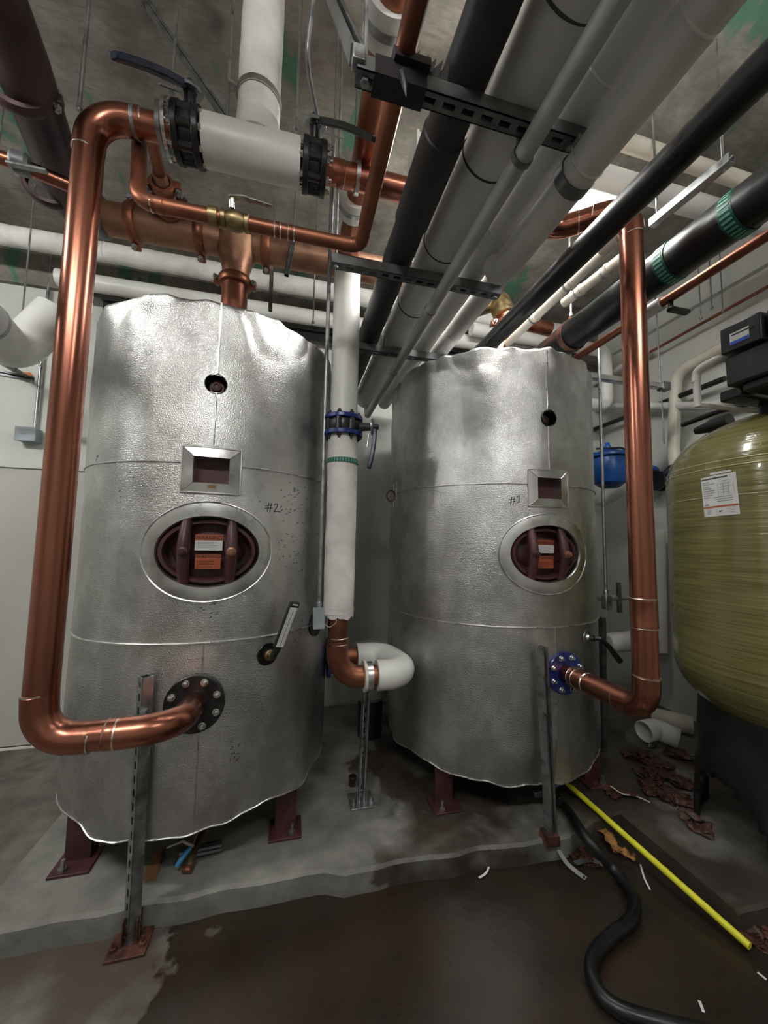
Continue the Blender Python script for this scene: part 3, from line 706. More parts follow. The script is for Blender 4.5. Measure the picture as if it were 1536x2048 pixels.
# 2 inch copper along Y then X with ball valve and tee fittings
zx = 2.68; yx = 1.395
th = thing('copper_branch_line', 'slim copper line with a lever ball valve, looping below the ceiling to the right', 'pipe', (0, yx, zx-.03))
xa = on(278, 380, 1, yx).x
lp = [on(318, 345, 1, 1.85), on(300, 262, 1, 1.62), on(279, 258, 1, 1.53), V((xa, yx, zx))]
runs(th, lp+[(.222, yx, zx), (.222, Y0, zx)], .0255, [.04,.04,.07,.045], COPPER_OLD, sock=.025, bead=False)
for (u, v) in ((310, 410), (555, 468), (582, 474)):
    coupling(th, (on(u, v, 1, yx).x, yx, zx), (1,0,0), .0255, .02, COPPER_OLD)
xv = on(470, 455, 1, yx).x
b = thing('ball_valve', 'brass ball valve with chrome lever on the slim copper line', 'valve', (xv, yx, zx-.03))
MB().lathe([(.026,-.05),(.032,-.048),(.032,-.034),(.027,-.032),(.034,-.018),(.036,0),(.034,.018),(.027,.032),(.032,.034),(.032,.048),(.026,.05)], (xv, yx, zx), (1,0,0), 20).build('valve_body', BRASS, b, sharp=25)
MB().cyl((xv-.01, yx-.02, zx+.03), (xv-.01, yx-.03, zx+.06), .011, 12).build('stem', CHROME, b)
m = MB(); g = []
for i in range(9):
    q = i/8; c = V((xv-.02+.15*q, yx-.035, zx+.058+.010*sin(q*pi)*(1 if q < .5 else .6))); w = .010+.002*sin(q*6)
    g += [c+V((0,-w,-.003)), c+V((0,w,-.003)), c+V((0,w,.003)), c+V((0,-w,.003))]
m.add(g, [(4*i+k, 4*i+(k+1) % 4, 4*i+4+(k+1) % 4, 4*i+4+k) for i in range(8) for k in range(4)]+[(0,1,2,3),(32,33,34,35)]).build('lever', CHROME, b, bevel=.001)
band(b, (xv-.075, yx, zx), (1,0,0), .026, .03, BRASS, 'union_nut', .007)

# 6 inch grooved header over tank 2
hy, hz, r6 = 2.13, 3.17, .080
xt2 = on(473, 520, 1, hy).x
th = thing('grooved_copper_header', 'wide cast copper header pipe with bolted couplings above tank #2', 'pipe', (xt2, hy, hz-.1))
MB().tube(resample([V((-1.17, hy, hz)), V((.62, hy, hz))], .08), r6, 36).build('pipe', BRONZE, th)
zj = on(473, 540, 1, hy).z
# tee body flaring to the branch
MB().tube([(xt2,hy,hz),(xt2,hy,hz-.07),(xt2,hy,hz-.11),(xt2,hy,hz-.15),(xt2,hy,hz-.17),(xt2,hy,hz-.26)], [.115,.105,.088,.076,.072,.070], 32).build('tee', BRONZE, th)
MB().cyl((xt2,hy,hz-.24),(xt2,hy,2.45), .068, 32).build('branch_pipe', COPPER_OLD, th)
def vic(th, p, ax, r, m=COPPER_OLD, ear=(0,0,1)):
    ax = V(ax).normalized(); p = V(p); e = V(ear).normalized(); s = ax.cross(e)
    mb = MB().lathe([(r,-.026),(r+.014,-.022),(r+.019,-.012),(r+.019,.012),(r+.014,.022),(r,.026)], p, ax, 32, caps=False)
    o = mb.build('grooved_coupling', m, th)
    R = Matrix((ax, s, e)).transposed()
    for sg in (-1, 1):
        MB().box(p+e*sg*(r+.026), (.04,.036,.034), R).build('coupling_ear', m, o, bevel=.005)
        c = p+e*sg*(r+.028); MB().cyl(c-s*.045, c+s*.045, .0075, 8).lathe([(.014,0),(.014,.014)], c+s*.02, s, 6).lathe([(.014,0),(.014,.014)], c-s*.034, s, 6).build('coupling_bolt', STEEL, o)
    return o
vic(th, (xt2,hy,hz-.235), (0,0,1), .070, ear=(1,0,0))
for u in (268, 403, 535):
    x = on(u, 450, 1, hy).x; vic(th, (x,hy,hz), (1,0,0), r6, ear=(0,-.5,1))
xg = on(283, 440, 1, hy).x
vic(th, (on(203, 430, 1, hy).x, hy, hz), (1,0,0), r6, STEEL_D, ear=(0,-.6,-1))
# elbow up with reducer stub (310,330)
q0 = on(345, 445, 1, hy); q1 = lp[0]
MB().tube([q0, q0.lerp(q1,.35), q0.lerp(q1,.45), q0.lerp(q1,.7), q0.lerp(q1,.78), q1], [.072,.062,.050,.048,.036,.030], 28).build('reducer', BRONZE, th)
vic(th, q0.lerp(q1,.42), q1-q0, .056, ear=(1,0,.1))
vic(th, q0.lerp(q1,.76), q1-q0, .040, ear=(1,0,.1))
# dark 6 inch pipe from the header end towards the viewer
th = thing('dark_copper_main', 'big dark copper main with bolted couplings coming down at top left', 'pipe', (-1.1, 1.6, 3.1))
pa = V((-1.17, hy+.0, hz)); 
p, arcs = fillet([(-1.02, hy, hz), (-1.155, hy, hz), (-.99, 1.45, hz), (-.70, -.2, hz)], .06)
MB().tube(resample(p, .06), .088, 36).build('pipe', COPPER_DARK, th)
dv = V((.165,-.68,0)).normalized()
vic(th, on(38, 172, 2, hz-.01), dv, .086, COPPER_DARK, ear=(1,.2,0))
vic(th, on(100, 372, 2, hz), dv, .086, COPPER_DARK, ear=(1,.2,-.4))
# small copper stub leaving left
p0 = on(30, 325, 2, 2.95); t_ = thing('copper_branch_pipe', 'short slim copper pipe with a shut-off valve at the far left edge', 'pipe', p0)
MB().tube([p0+V((-.6,-.10,.0)), p0, p0+V((.16,.06,-.0))], .026, 20).build('pipe', COPPER, t_)
MB().lathe([(.03,-.03),(.04,-.02),(.04,.02),(.03,.03)], p0+V((.02,0,0)), (1,.15,0), 16).build('union_nut', STEEL_D, t_)
MB().box(p0+V((.06,-.03,-.035)), (.13,.02,.012)).build('valve_lever', STEEL, t_, bevel=.003)
# white pipes along back wall
def xpipe(name, label, y, z, r, x0, x1, m, bands=(), wob=.002, end=None):
    th = thing(name, label, 'pipe', ((x0+x1)/2, y, z-r)); pts = [V((x0,y,z)), V((x1,y,z))]
    if end: pts, _ = fillet(pts+[V(e) for e in end], r*1.6, 10)
    MB().tube(resample(pts, .05), r, 30, wob=wob).build('pipe', m, th)
    for x in bands: MB().lathe([(r,-.004),(r+.003,0),(r,.004)], (x,y,z), (1,0,0), 30, caps=False).build('jacket_joint', m, th)
    return th
yw = 2.98
p1 = on(440, 545, 1, yw)
xpipe('insulated_pipe', 'upper white canvas-wrapped pipe crossing along the back wall above tank #2', yw, p1.z, .068, XL+.03, XR-.5, CANVAS, (-1.4,-.7,.1,.9), wob=.006)
p2 = on(300, 575, 1, yw+.1)
xpipe('insulated_pipe', 'lower white pipe crossing along the back wall behind both tank tops', yw+.13, p2.z-.02, .062, -1.75, XR-.6, WHITE, (-.5,.6))
pz = on(480, 660, 1, 3.2)
t_ = thing('dark_gap_strip', 'black strip standing in for the dark gap along the back wall just above tank #2', 'gap_strip', (0, 3.25, pz.z-.12)); MB().box((.3,3.24,pz.z+.04), (3.6,.05,.07)).build('strip_face', BLACK, t_); MB().box((.3,3.22,pz.z+.08), (3.6,.09,.008)).build('strip_top', BLACK, t_)  # black strip added where only the dark gap above the wall shows
# far left fat white pipe with elbow
p0 = on(0, 515, 2, 2.72); 
zz = 2.62; pA = on(20, 520, 2, zz); pB = on(110, 575, 1, 2.85)
th = thing('insulated_pipe', 'fat smooth white pipe with a big elbow at the left, above the grey box', 'pipe', (pA.x, 2.4, zz-.12))
xw = on(95, 590, 1, 2.75).x
pts, _ = fillet([V((pA.x-.05, .6, zz)), V((xw-.12, 2.72, zz)), V((xw-.12+.15, 2.80, zz+.35))], .16, 14)
MB().tube(resample(pts, .05), .115, 40).build('pipe', WHITE, th)
pm = V((pA.x-.05, .6, zz)).lerp(V((xw-.12, 2.72, zz)), .80)
band(th, pm, (V((xw-.12, 2.72, zz))-V((pA.x-.05,.6,zz))), .116, .02, STEEL, 'clevis_band', .003, ears=(0,0,1))
MB().cyl(pm+V((0,0,.12)), (pm.x, pm.y, ZC), .005, 8).build('threaded_rod', STEEL, th)
# black pipe into wall at left
pa = on(0, 722, 1, 2.7); pb = on(55, 755, 1, YB)
t_ = thing('black_pipe', 'short black pipe entering the left part of the back wall through orange foam', 'pipe', pa)
MB().tube([pa+(pa-pb)*.6, pb], .018, 16).build('pipe', RUBBER, t_)
m = MB(); m.lathe([(.04,-.012),(.035,-.02),(.02,-.03)], pb, (0,1,0), 18); m.v = [q+V((noise.noise(q*40), 0, noise.noise(q*40+V((5,5,5)))))*.012 for q in m.v]; m.build('foam_collar', mk('orange_foam', (.75,.22,.07), .8, vs=30, bump=.8, bs=80), t_)
m = MB(); strut_geo(m, pa+V((-.3,0,-.04)), pa+V((.12,.1,-.06)), (0,-1,0), .03, False); m.build('strut_channel', STEEL_D, t_)
# electrical box & conduit on back wall
pj = on(62, 872, 1, YB-.02); 
t_ = thing('junction_box', 'grey steel junction box on the white wall at the left', 'electrical box', (pj.x, YB-.05, pj.z-.04))
MB().box((pj.x, YB-.04, pj.z), (.125,.08,.10)).build('enclosure', GREYBOX, t_, bevel=.004)
MB().box((pj.x, YB-.083, pj.z), (.13,.006,.105)).build('cover', GREYBOX, t_, bevel=.003)
m = MB()
for k in range(2): m.box((pj.x-.01, YB-.0865, pj.z+.03-.028*k), (.07-.03*k,.001,.009))
m.build('handwriting', GREYINK, t_)
pc = on(82, 700, 1, YB-.03)
t_ = thing('conduit', 'thin grey vertical conduit above the junction box on the left wall', 'conduit', (pj.x+.02, YB-.03, pj.z))
MB().tube([(pj.x+.025, YB-.03, pj.z+.05), (pj.x+.03, YB-.03, ZC)], .011, 12).build('tube', STEEL, t_)
for zz_ in (.18, .55, .9): band(t_, (pj.x+.026, YB-.03, pj.z+zz_), (0,0,1), .0115, .015, STEEL, 'strap', .003)
t_ = thing('threaded_rod', 'thin steel hanger rod near the fat white pipe, dropping to the black wall pipe', 'rod', on(32, 700, 1, 2.8))
pr_ = on(33, 745, 1, 2.78); MB().cyl(pr_, (pr_.x, pr_.y, ZC), .005, 8).build('rod', STEEL, t_)

# ------------------------------------------------------------------ trapezes, braces, hanger rods
def trapeze(label, x0, x1, y, z, rods, tapes=None):
    t = thing('strut_trapeze', label, 'pipe hanger', ((x0+x1)/2, y, z-.02), 'strut trapezes under the overhead pipes')
    m = MB(); strut_geo(m, (x0,y,z), (x1,y,z), (0,0,1)); 
    # slots on the side faces shown as dark knock-outs
    m.build('channel', STEEL_D, t)
    for x in rods:
        r = MB().cyl((x,y,z-.035), (x,y,ZC), .005, 8).lathe([(.011,0),(.011,.01)], (x,y,z-.032), seg=6); r.build('threaded_rod', STEEL, t)
    return t
zT = 2.63
tr1 = trapeze('nearest strut trapeze overhead, its left part wrapped in black tape', .108, .800, .805, zT, (.13, .71))
trapeze('middle strut trapeze below the overhead pipes, in front of the white riser', .112, .865, 1.432, zT, (.13, .845))
trapeze('farthest strut trapeze, seen in the gap between the two tank tops', .30, .90, 2.07, zT, (.32, .66))
m = MB(); m.box((.215,.805,zT+.0), (.13,.052,.050)); m.box((.24,.80,zT+.03), (.09,.07,.02))
for k in range(7):
    a0 = V((.19+.02*k, .79, zT+.02)); m.add([a0, a0+V((.025,.0,.0)), a0+V((.03+.01*random.random(),-.012,.04+.02*random.random())), a0+V((.004,.01,.03))], [(0,1,2,3)])
m.tube([(.215,.78,zT-.01),(.22,.77,zT-.05),(.225,.772,zT-.075)], [.012,.007,.001], 8)
m.tube([(.196,.805,zT+.045),(.248,.805,zT+.045)], .033, 14)
m.build('black_tape', TAPE, tr1)
m = MB(); m.box((.735,.79,zT-.03), (.05,.04,.012)).box((.755,.77,zT-.045), (.012,.006,.045)); m.build('beam_clip', STEEL, tr1, bevel=.002)
m = MB()
for k in range(2): m.tube([(.47+.02*k,2.05,zT+.02),(.475+.02*k,2.05,zT+.09),(.50+.03*k,2.10,zT+.15)], .0025, 6)
m.build('wire_ties', CREAM, bpy.data.objects['strut_trapeze.002'])

def brace(label, p, q, w=.041, face=(0,-1,0), m=STEEL, rail=False):
    t = thing('seismic_brace', label, 'brace', q)
    b = MB(); strut_geo(b, p, q, face, w); b.build('channel', m, t)
    d = (V(q)-V(p)).normalized()
    MB().box(V(p)-d*.02, (.06,.05,.008)).build('hinge_plate', STEEL, t, bevel=.002)
    MB().box(V(q)+d*.02, (.03,.03,.04)).build('hinge_plate', STEEL, t, bevel=.002)
    return t
brace('diagonal strut brace running from the ceiling to the white riser clamp', on(298, 15, 2, ZC-.03), (xt-.11, HY, HZ+.10), .026)
brace('slotted diagonal brace from the ceiling to the nearest trapeze, top centre', on(655, -30, 2, ZC-.2), (.11,.80,zT+.03), .036, m=STEEL)
# strap hangers dangling in the middle (u,v of top & foot)
def hanger(label, u, v0, v1, y, r=.0045, tail=None, nm='threaded_rod', m=STEEL):
    a = on(u[0], v0, 1, y); b = on(u[1], v1, 1, y)
    t = thing(nm, label, 'rod', b)
    MB().cyl(a if v0 > 10 else V((b.x, y, ZC)), b, r, 8).build('rod', m, t)
    if tail:
        c = on(tail[0], tail[1], 1, y); s = MB(); 
        strut_geo(s, b, c, (0,-1,0), .02, True); s.build('perforated_strap', STEEL, t)
    return t
def rod_up(label, u, v, y, r=.0045, strap=None, cat_='rod'):
    b = on(u, v, 1, y); t = thing('hanger_rod', label, cat_, b)
    MB().cyl(b, (b.x, y, ZC), r, 8).build('rod', STEEL, t)
    if strap:
        s = MB(); strut_geo(s, b+V((0,-.005,.05)), b+V((strap[0],-.005,-strap[1])), (0,-1,0), .024, True); s.build('perforated_strap', STEEL_D, t)
    MB().lathe([(.011,0),(.011,.012)], b+V((0,0,.01)), seg=6).build('nut', STEEL, t)
    return t
rod_up('hanger rod holding a perforated strap left of the copper branch over tank #2', 543, 560, 2.5, strap=(0,.22))
rod_up('hanger rod with short perforated strap hanging beside the header coupling', 586, 500, 2.05, strap=(-.03,.16))
rod_up('bare hanger rod reaching down to the top of tank #2 near its right side', 626, 650, 2.4)
rod_up('hanger rod just left of the white riser top, ending above the slim copper line', 663, 478, 1.5)
rod_up('hanger rod ending by the white tee right end', 592, 265, 1.40)
rod_up('hanger rod ending behind the lever of the left black valve', 343, 190, 1.5)
rod_up('thick hanger rod just above the left copper elbow', 158, 222, 1.40, .007)
rod_up('hanger rod in front of the pale right wall, left of the black controller', 1402, 640, 2.0, .004)
rod_up('hooked hanger rod in front of the pale right wall above the controller', 1424, 620, 2.0, .005)
rod_up('hanger rod beside the hooked one on the right wall', 1446, 625, 2.0, .004)
# thin lightning-like conduit running on the ceiling (480,350)->(780,440)
y_ = 2.6
a = [on(u, v, 1, y_) for u, v in ((477, 345), (484, 380), (520, 405), (600, 420), (700, 440), (930, 470))]
t_ = thing('conduit', 'thin bent steel conduit running right under the ceiling behind the white tee', 'conduit', a[3])
MB().tube([V((a[0].x,y_,ZC))]+fillet(a, .05)[0], .009, 10).build('tube', STEEL, t_)
t_ = thing('steel_pipe', 'dark steel sprinkler pipe crossing beneath the ceiling behind the copper header', 'pipe', on(400,400,1,2.75))
a0 = on(200, 372, 1, 2.75); MB().cyl((-1.3,2.75,a0.z), (2.4,2.75,a0.z), .022, 16).build('pipe', STEEL_D, t_)
for x in (-.8, .1, 1.0): band(t_, (x,2.75,a0.z), (1,0,0), .023, .05, STEEL_D, 'coupling', .008)
# bent conduit top centre (640,0)->(612,110)->(640,260)
a = [on(628,-20,1,1.15), on(614,100,1,1.2), on(618,150,1,1.25), on(638,250,1,1.36)]
t_ = thing('conduit', 'bent thin conduit coming down top centre to the black valve neck', 'conduit', a[-1]); MB().tube(fillet(a, .05)[0], .008, 10).build('tube', STEEL, t_)

# vertical conduits with boxes
def conduit(label, u, v, y, top, box, blabel, r=.0105, ztop=ZC, bs=(.055,.05,.10)):
    b = on(u, v, 1, y); t = thing('conduit', label, 'conduit', b)
    MB().tube([b, (b.x, y, ztop)], r, 12).build('tube', STEEL, t)
    MB().lathe([(.015,0),(.015,.022),(.012,.03)], b, seg=12).build('connector', STEEL, t)
    k = thing('junction_box', blabel, 'electrical box', b+V((0,0,-bs[2])))
    MB().box(b+V((0,0,-bs[2]/2)), bs).build('enclosure', GREYBOX if bs[0] > .045 else STEEL, k, bevel=.004)
    MB().box(b+V((0,-bs[1]/2-.002,-bs[2]/2)), (bs[0]+.002,.004,bs[2]+.002)).build('cover', GREYBOX if bs[0] > .045 else STEEL, k, bevel=.002)
    return b
b = conduit('thin vertical conduit between tank #2 and the white riser', 638, 1215, 1.93, 0, 0, 'small grey box at the foot of the conduit on the right flank of tank #2')
# round opening in jacket behind the box with thermowell
ph0, z0 = oncyl(645, 1240, *cL); ph0 = min(ph0, 1.05); n_ = V((sin(ph0), -cos(ph0), 0)); M2 = frame(surfL(ph0, z0, .004), n_)
s_ = MB(); s_.M = M2; s_.lathe([(.062,-.002),(.062,.002),(.056,.003),(.054,.001),(.01,.001)], seg=28); s_.build('sensor_opening', BLACK, tL)
conduit('thin vertical conduit standing free between tank #1 and the right riser', 1212, 1190, 2.0, 0, 0, 'small steel fitting box at the foot of the right conduit', .010, 2.85, (.04,.04,.09))
t_ = thing('wire_leads', 'thin white sensor wires looping beside the copper foot of the middle riser', 'wire', b+V((.05,0,-.05)))
MB().tube(fillet([b+V((.02,0,-.05)), b+V((.06,-.05,-.03)), b+V((.10,-.08,-.05)), b+V((.05,-.05,-.09)), b+V((.03,-.02,-.08))], .02)[0], .0015, 6).build('wire', CREAM, t_)

# thermometer on tank 2
ph0, z0 = oncyl(535, 1308, *cL); n_ = V((sin(ph0), -cos(ph0), 0)); o = surfL(ph0, z0, 0)
th = thing('industrial_thermometer', 'tilted black thermometer with white scale on the front of tank #2', 'thermometer', o)
M = frame(o, n_, (cos(ph0), sin(ph0), 0))
b = MB(); b.M = M; b.lathe([(.05,.002),(.048,.004),(.046,.002)], seg=28); b.build('jacket_opening', BLACK, th)
b = MB(); b.M = M; b.lathe([(.024,0),(.024,.02),(.018,.024),(.018,.045),(.012,.047),(.010,.055)], seg=16); b.build('thermowell', BRASS, th)
q0 = o+n_*.045; q1 = at(590, 1204, (o-CAM).dot(FW)-.03); q0b = at(556, 1295, (o-CAM).dot(FW)-.04)
b = MB(); b.tube([q0, q0b], .016, 12); b.build('angle_joint', BLACK, th)
d = (q1-q0b).normalized(); L_ = (q1-q0b).length; nn = (n_-n_.dot(d)*d).normalized(); s = d.cross(nn); Rm = Matrix((d, s, nn)).transposed()
c = (q0b+q1)/2; MB().box(c, (L_, .046, .018), Rm).build('case', BLACK, th, bevel=.003)
MB().box(c+nn*.0095-d*.008, (L_*.86, .036, .0015), Rm).build('scale_plate', PAPER, th)
b = MB()
for k in range(22):
    q = q0b+d*(L_*.1+L_*.76*k/21)+nn*.0107; w = .006 if k % 2 else .009
    for sg in (-1, 1): b.box(q+s*sg*.012, (.0012, w*.7, .0004), Rm)
b.box(c+nn*.0107-d*.01, (L_*.8, .002, .0006), Rm); b.build('scale_marks', INK, th)
MB().box(q1-d*.010+nn*.0095, (.007, .026, .0008), Rm).build('maker_plate', PAPER, th)

# drain/side gauge on tank 1 right
ph0, z0 = oncyl(1172, 1274, *cRt); n_ = V((sin(ph0), -cos(ph0), 0)); o = surfR(ph0, z0, 0)
th = thing('relief_valve', 'small black side fitting with lever on the right flank of tank #1', 'valve', o)
b = MB(); b.M = frame(o, n_); b.lathe([(.04,.001),(.038,.005),(.03,.003)], seg=24); b.build('jacket_collar', STEEL, th)
b = MB(); e1 = o+n_*.05+V((.03,0,0)); b.tube([o, e1], .012, 12); b.lathe([(.017,0),(.017,.016)], o+n_*.025, n_, 8); b.build('nipple', BLACK, th)
MB().lathe([(.016,0),(.02,.008),(.016,.02)], o, n_, 12).build('chrome_nut', CHROME, th)
e2 = at(1240, 1322, (e1-CAM).dot(FW)+.05); MB().tube([e1, e1.lerp(e2,.4)+V((0,0,.01)), e2], [.010,.014,.016], 12).build('lever', BLACK, th)

# ------------------------------------------------------------------ standing struts
def post(label, u0, v0, base, u1, v1, yy, m=STEEL, face=(0,-1,0), holes=True, plate=True, pm=STEEL, slots=True):
    b = on(u0, v0, 1, yy) if yy else on(u0, v0, 2, base)
    if yy: base = b.z
    tp = on(u1, v1, 1, b.y)
    t = thing('strut_post', label, 'support post', (b.x, b.y, base), 'strut posts under the copper pipes')
    c = MB(); strut_geo(c, (b.x, b.y, base+.01), (tp.x, b.y, tp.z), face, .041, holes); c.build('channel', m, t)
    if plate:
        MB().box((b.x, b.y, base+.005), (.13,.13,.01)).build('base_plate', pm, t, bevel=.002)
        k = MB(); 
        for sg in (-1, 1): k.box((b.x+sg*.024, b.y, base+.05), (.005,.05,.09))
        k.build('post_base_ears', pm, t, bevel=.001)
        k = MB()
        for sx in (-1, 1): k.lathe([(.012,0),(.012,.012),(.006,.013),(.006,.03)], (b.x+sx*.048, b.y-.03, base+.01), seg=6)
        k.cyl((b.x-.032,b.y,base+.06), (b.x+.032,b.y,base+.06), .006, 8)
        k.build('anchor_bolt', pm, t)
    return t, b, tp
postL, bL, tpL = post('slotted strut post on the floor supporting the left copper pipe', 262, 1885, 0, 292, 1352, 0, pm=RUST, face=(.75,.65,0))
t_ = thing('pipe_strap', 'steel strap holding the left copper run to its post', 'clamp', (bL.x, HY+.1, zf-.05))
MB().box((bL.x, bL.y-.03, zf), (.02,.03,.02)).build('strap_bolt', STEEL, t_)
postM, bM, tpM = post('strut post on the pad under the middle copper bend', 722, 1603, PH, 733, 1372, 0)
postR, bR, tpR = post('tall strut post before tank #1, without a base plate', 1102, 1672, .0, 1083, 1293, 1.652, plate=False, holes=False, face=(.3,-1,0))
k = MB(); k.box((bR.x-.01,bR.y,bR.z-.005), (.07,.06,.05)); k.v = [q+V((noise.noise(q*30),noise.noise(q*31),noise.noise(q*32)))*.012 for q in k.v]; k.build('corroded_foot', RUST, postR)
b = on(1205, 1500, 2, PH); tp = on(1203, 1235, 1, b.y); c = MB(); strut_geo(c, (b.x, b.y, PH), (tp.x, b.y, tp.z), (1,0,0), .041, False)
t_ = thing('strut_post', 'strut post half hidden behind the right side of tank #1', 'support post', (b.x, b.y, PH), 'strut posts under the copper pipes'); c.build('channel', STEEL_D, t_)
# insulated short pipe end behind right riser and its strut
p0 = on(1215, 1285, 1, 2.25); t_ = thing('insulated_pipe', 'grey canvas-wrapped pipe end poking out low behind the right copper riser', 'pipe', p0)
MB().tube([p0, p0+V((.03,.0,0)), p0+V((.22,0,-.0))], [.05,.066,.07], 24).build('pipe', CANVAS, t_)
p0 = on(1310, 1200, 1, 2.6); t_ = thing('insulated_pipe', 'tall white insulated standpipe behind the right copper riser', 'pipe', p0)
MB().tube(resample([V((p0.x, 2.6, .62)), V((p0.x, 2.6, .66)), on(1310, 1060, 1, 2.6)], .1), .075, 28).build('pipe', WHITE, t_)
p0 = on(1240, 1225, 1, 2.7); t_ = thing('grey_stub_pipe', 'small horizontal grey pipe with cross fitting behind the right conduit', 'pipe', p0)
MB().cyl(on(1195,1197,1,2.7), on(1262,1195,1,2.7), .022, 16).build('pipe', GREYP, t_)
MB().cyl(on(1237,1165,1,2.69), on(1239,1225,1,2.69), .02, 12).build('bracket', STEEL_D, t_)

# clear plastic duct or bin between tanks in background
p0 = on(742, 1400, 1, 2.75); t_ = thing('plastic_pail', 'translucent whitish plastic pail standing behind the gap between the tanks', 'pail', (p0.x, 2.75, PH))
MB().lathe([(.10,0),(.125,.03),(.135,.38),(.137,.38),(.13,.37),(.12,.04),(.02,.02)], (p0.x, 2.78, .36), seg=32).build('body', mk('translucent_plastic', (.42,.44,.42), .35, 0), t_)
MB().cyl((p0.x,2.78,PH),(p0.x,2.78,.37), .09, 20).build('support_block', BLACK, t_)

# ------------------------------------------------------------------ olive fibreglass tank
ox, oy, oR = 2.459, 1.305, .533
th = thing('filter_tank', 'olive fibreglass pressure tank with a white label at the right edge', 'pressure tank', (ox, oy, .09))
zsh, zbm = 1.86, .92
prof = [(.04, zbm-.34)]
for i in range(1, 13): q = pi/2*i/12; prof.append((oR*sin(q), zbm-.34*cos(q)))
prof += [(oR+.002*((k % 2)), zbm+(zsh-zbm)*k/30) for k in range(1, 30)]
for i in range(0, 13): q = pi/2*i/12; prof.append((max(.05, oR*cos(q)), zsh+.345*sin(q)))
MB().lathe(prof, (ox, oy, 0), seg=96).build('fibreglass_shell', OLIVE, th)
for zz_ in (1.905, 1.875, 1.74):
    rr = oR if zz_ < zsh else oR*sqrt(max(0, 1-((zz_-zsh)/.345)**2))
    MB().lathe([(rr-.001,-.004),(rr+.002,0),(rr-.001,.004)], (ox, oy, zz_), seg=96, caps=False).build('resin_ridge', mk('resin', (.45,.41,.2), .2, 0), th)
# moulded black base with arched openings
m = MB(); NA, NZ = 96, 24; g = []; zr = lambda j: .092+(.74-.092)*j/NZ
for j in range(NZ+1):
    for i in range(NA):
        q = 2*pi*i/NA; r = .475-.045*(j/NZ)
        g.append((ox+r*cos(q), oy+r*sin(q), zr(j)))
fs = []
for j in range(NZ):
    for i in range(NA):
        q = ((i+.5)/NA*4-.31) % 1; z = zr(j+.5)-.092
        if abs(q-.5) < .33 and z < .30*sqrt(max(0, 1-((q-.5)/.33)**2)): continue
        k = (i+1) % NA; fs.append((j*NA+i, j*NA+k, (j+1)*NA+k, (j+1)*NA+i))
m.add(g, fs); o = m.build('moulded_base', PLASTIC, th, sharp=80); s = o.modifiers.new('solid', 'SOLIDIFY'); s.thickness = .025
# label sheet
def on_olive(u, v): return oncyl(u, v, ox, oy, oR+.002)
def patch(quad, m, nm, par, off=0, n=8):
    A, B, C_, D = [on_olive(*q) for q in quad]; g = []
    for i in range(n+1):
        for j in range(n+1):
            s_, t = i/n, j/n
            a = (A[0]*(1-s_)+B[0]*s_)*(1-t)+(D[0]*(1-s_)+C_[0]*s_)*t; z = (A[1]*(1-s_)+B[1]*s_)*(1-t)+(D[1]*(1-s_)+C_[1]*s_)*t
            r = oR+.004+off; g.append((ox+r*sin(a), oy-r*cos(a), z))
    b = MB(); b.add(g, [(i*(n+1)+j, (i+1)*(n+1)+j, (i+1)*(n+1)+j+1, i*(n+1)+j+1) for i in range(n) for j in range(n)]); return b.build(nm, m, par, sharp=180)
Q = [(1402, 957), (1472, 943), (1481, 1028), (1410, 1035)]
def qp(s, t):
    x = (Q[0][0]*(1-s)+Q[1][0]*s)*(1-t)+(Q[3][0]*(1-s)+Q[2][0]*s)*t; y = (Q[0][1]*(1-s)+Q[1][1]*s)*(1-t)+(Q[3][1]*(1-s)+Q[2][1]*s)*t; return x, y
def sub(s0, s1, t0, t1): return [qp(s0, t0), qp(s1, t0), qp(s1, t1), qp(s0, t1)]
lab = patch(Q, PAPER, 'label_sheet', th)
patch([(1420, 946), (1462, 939), (1463, 943), (1421, 951)], PAPER, 'small_label', th)
patch(sub(.01,.99,.745,.785), REDINK, 'red_stripe', lab, .001)
patch(sub(.01,.75,.05,.075), INK, 'heading_line', lab, .001)
bl = MB()
def sline(s0, s1, t0, t1, m=GREYINK):
    A = [on_olive(*q) for q in sub(s0, s1, t0, t1)]; r = oR+.0055; bl.add([(ox+r*sin(a), oy-r*cos(a), z) for a, z in A], [(0,1,2,3)])
for i in range(8): sline(.05, .05+random.uniform(.15,.35), .13+i*.055, .145+i*.055)
for i in range(5): sline(.5, .5+random.uniform(.2,.42), .15+i*.07, .158+i*.07)
for s0 in (.45,.6,.75,.9): sline(s0, s0+.01, .2, .5)
for i in range(3): sline(.3+.05*i, .85, .53+i*.05, .545+i*.05)
for i in range(5): sline(.1, .88-.1*(i % 2), .81+i*.03, .82+i*.03)
sline(.05,.16,.68,.72)
bl.build('printed_lines', GREYINK, lab, flat=True)
bl = MB(); A = [on_olive(*qp(s, t)) for s, t in ((.42,.87),(.54,.87),(.44,.91))]; r = oR+.006; bl.add([(ox+r*sin(a), oy-r*cos(a), z) for a, z in A], [(0,1,2)]); bl.build('triangle_logo', INK, lab, flat=True)
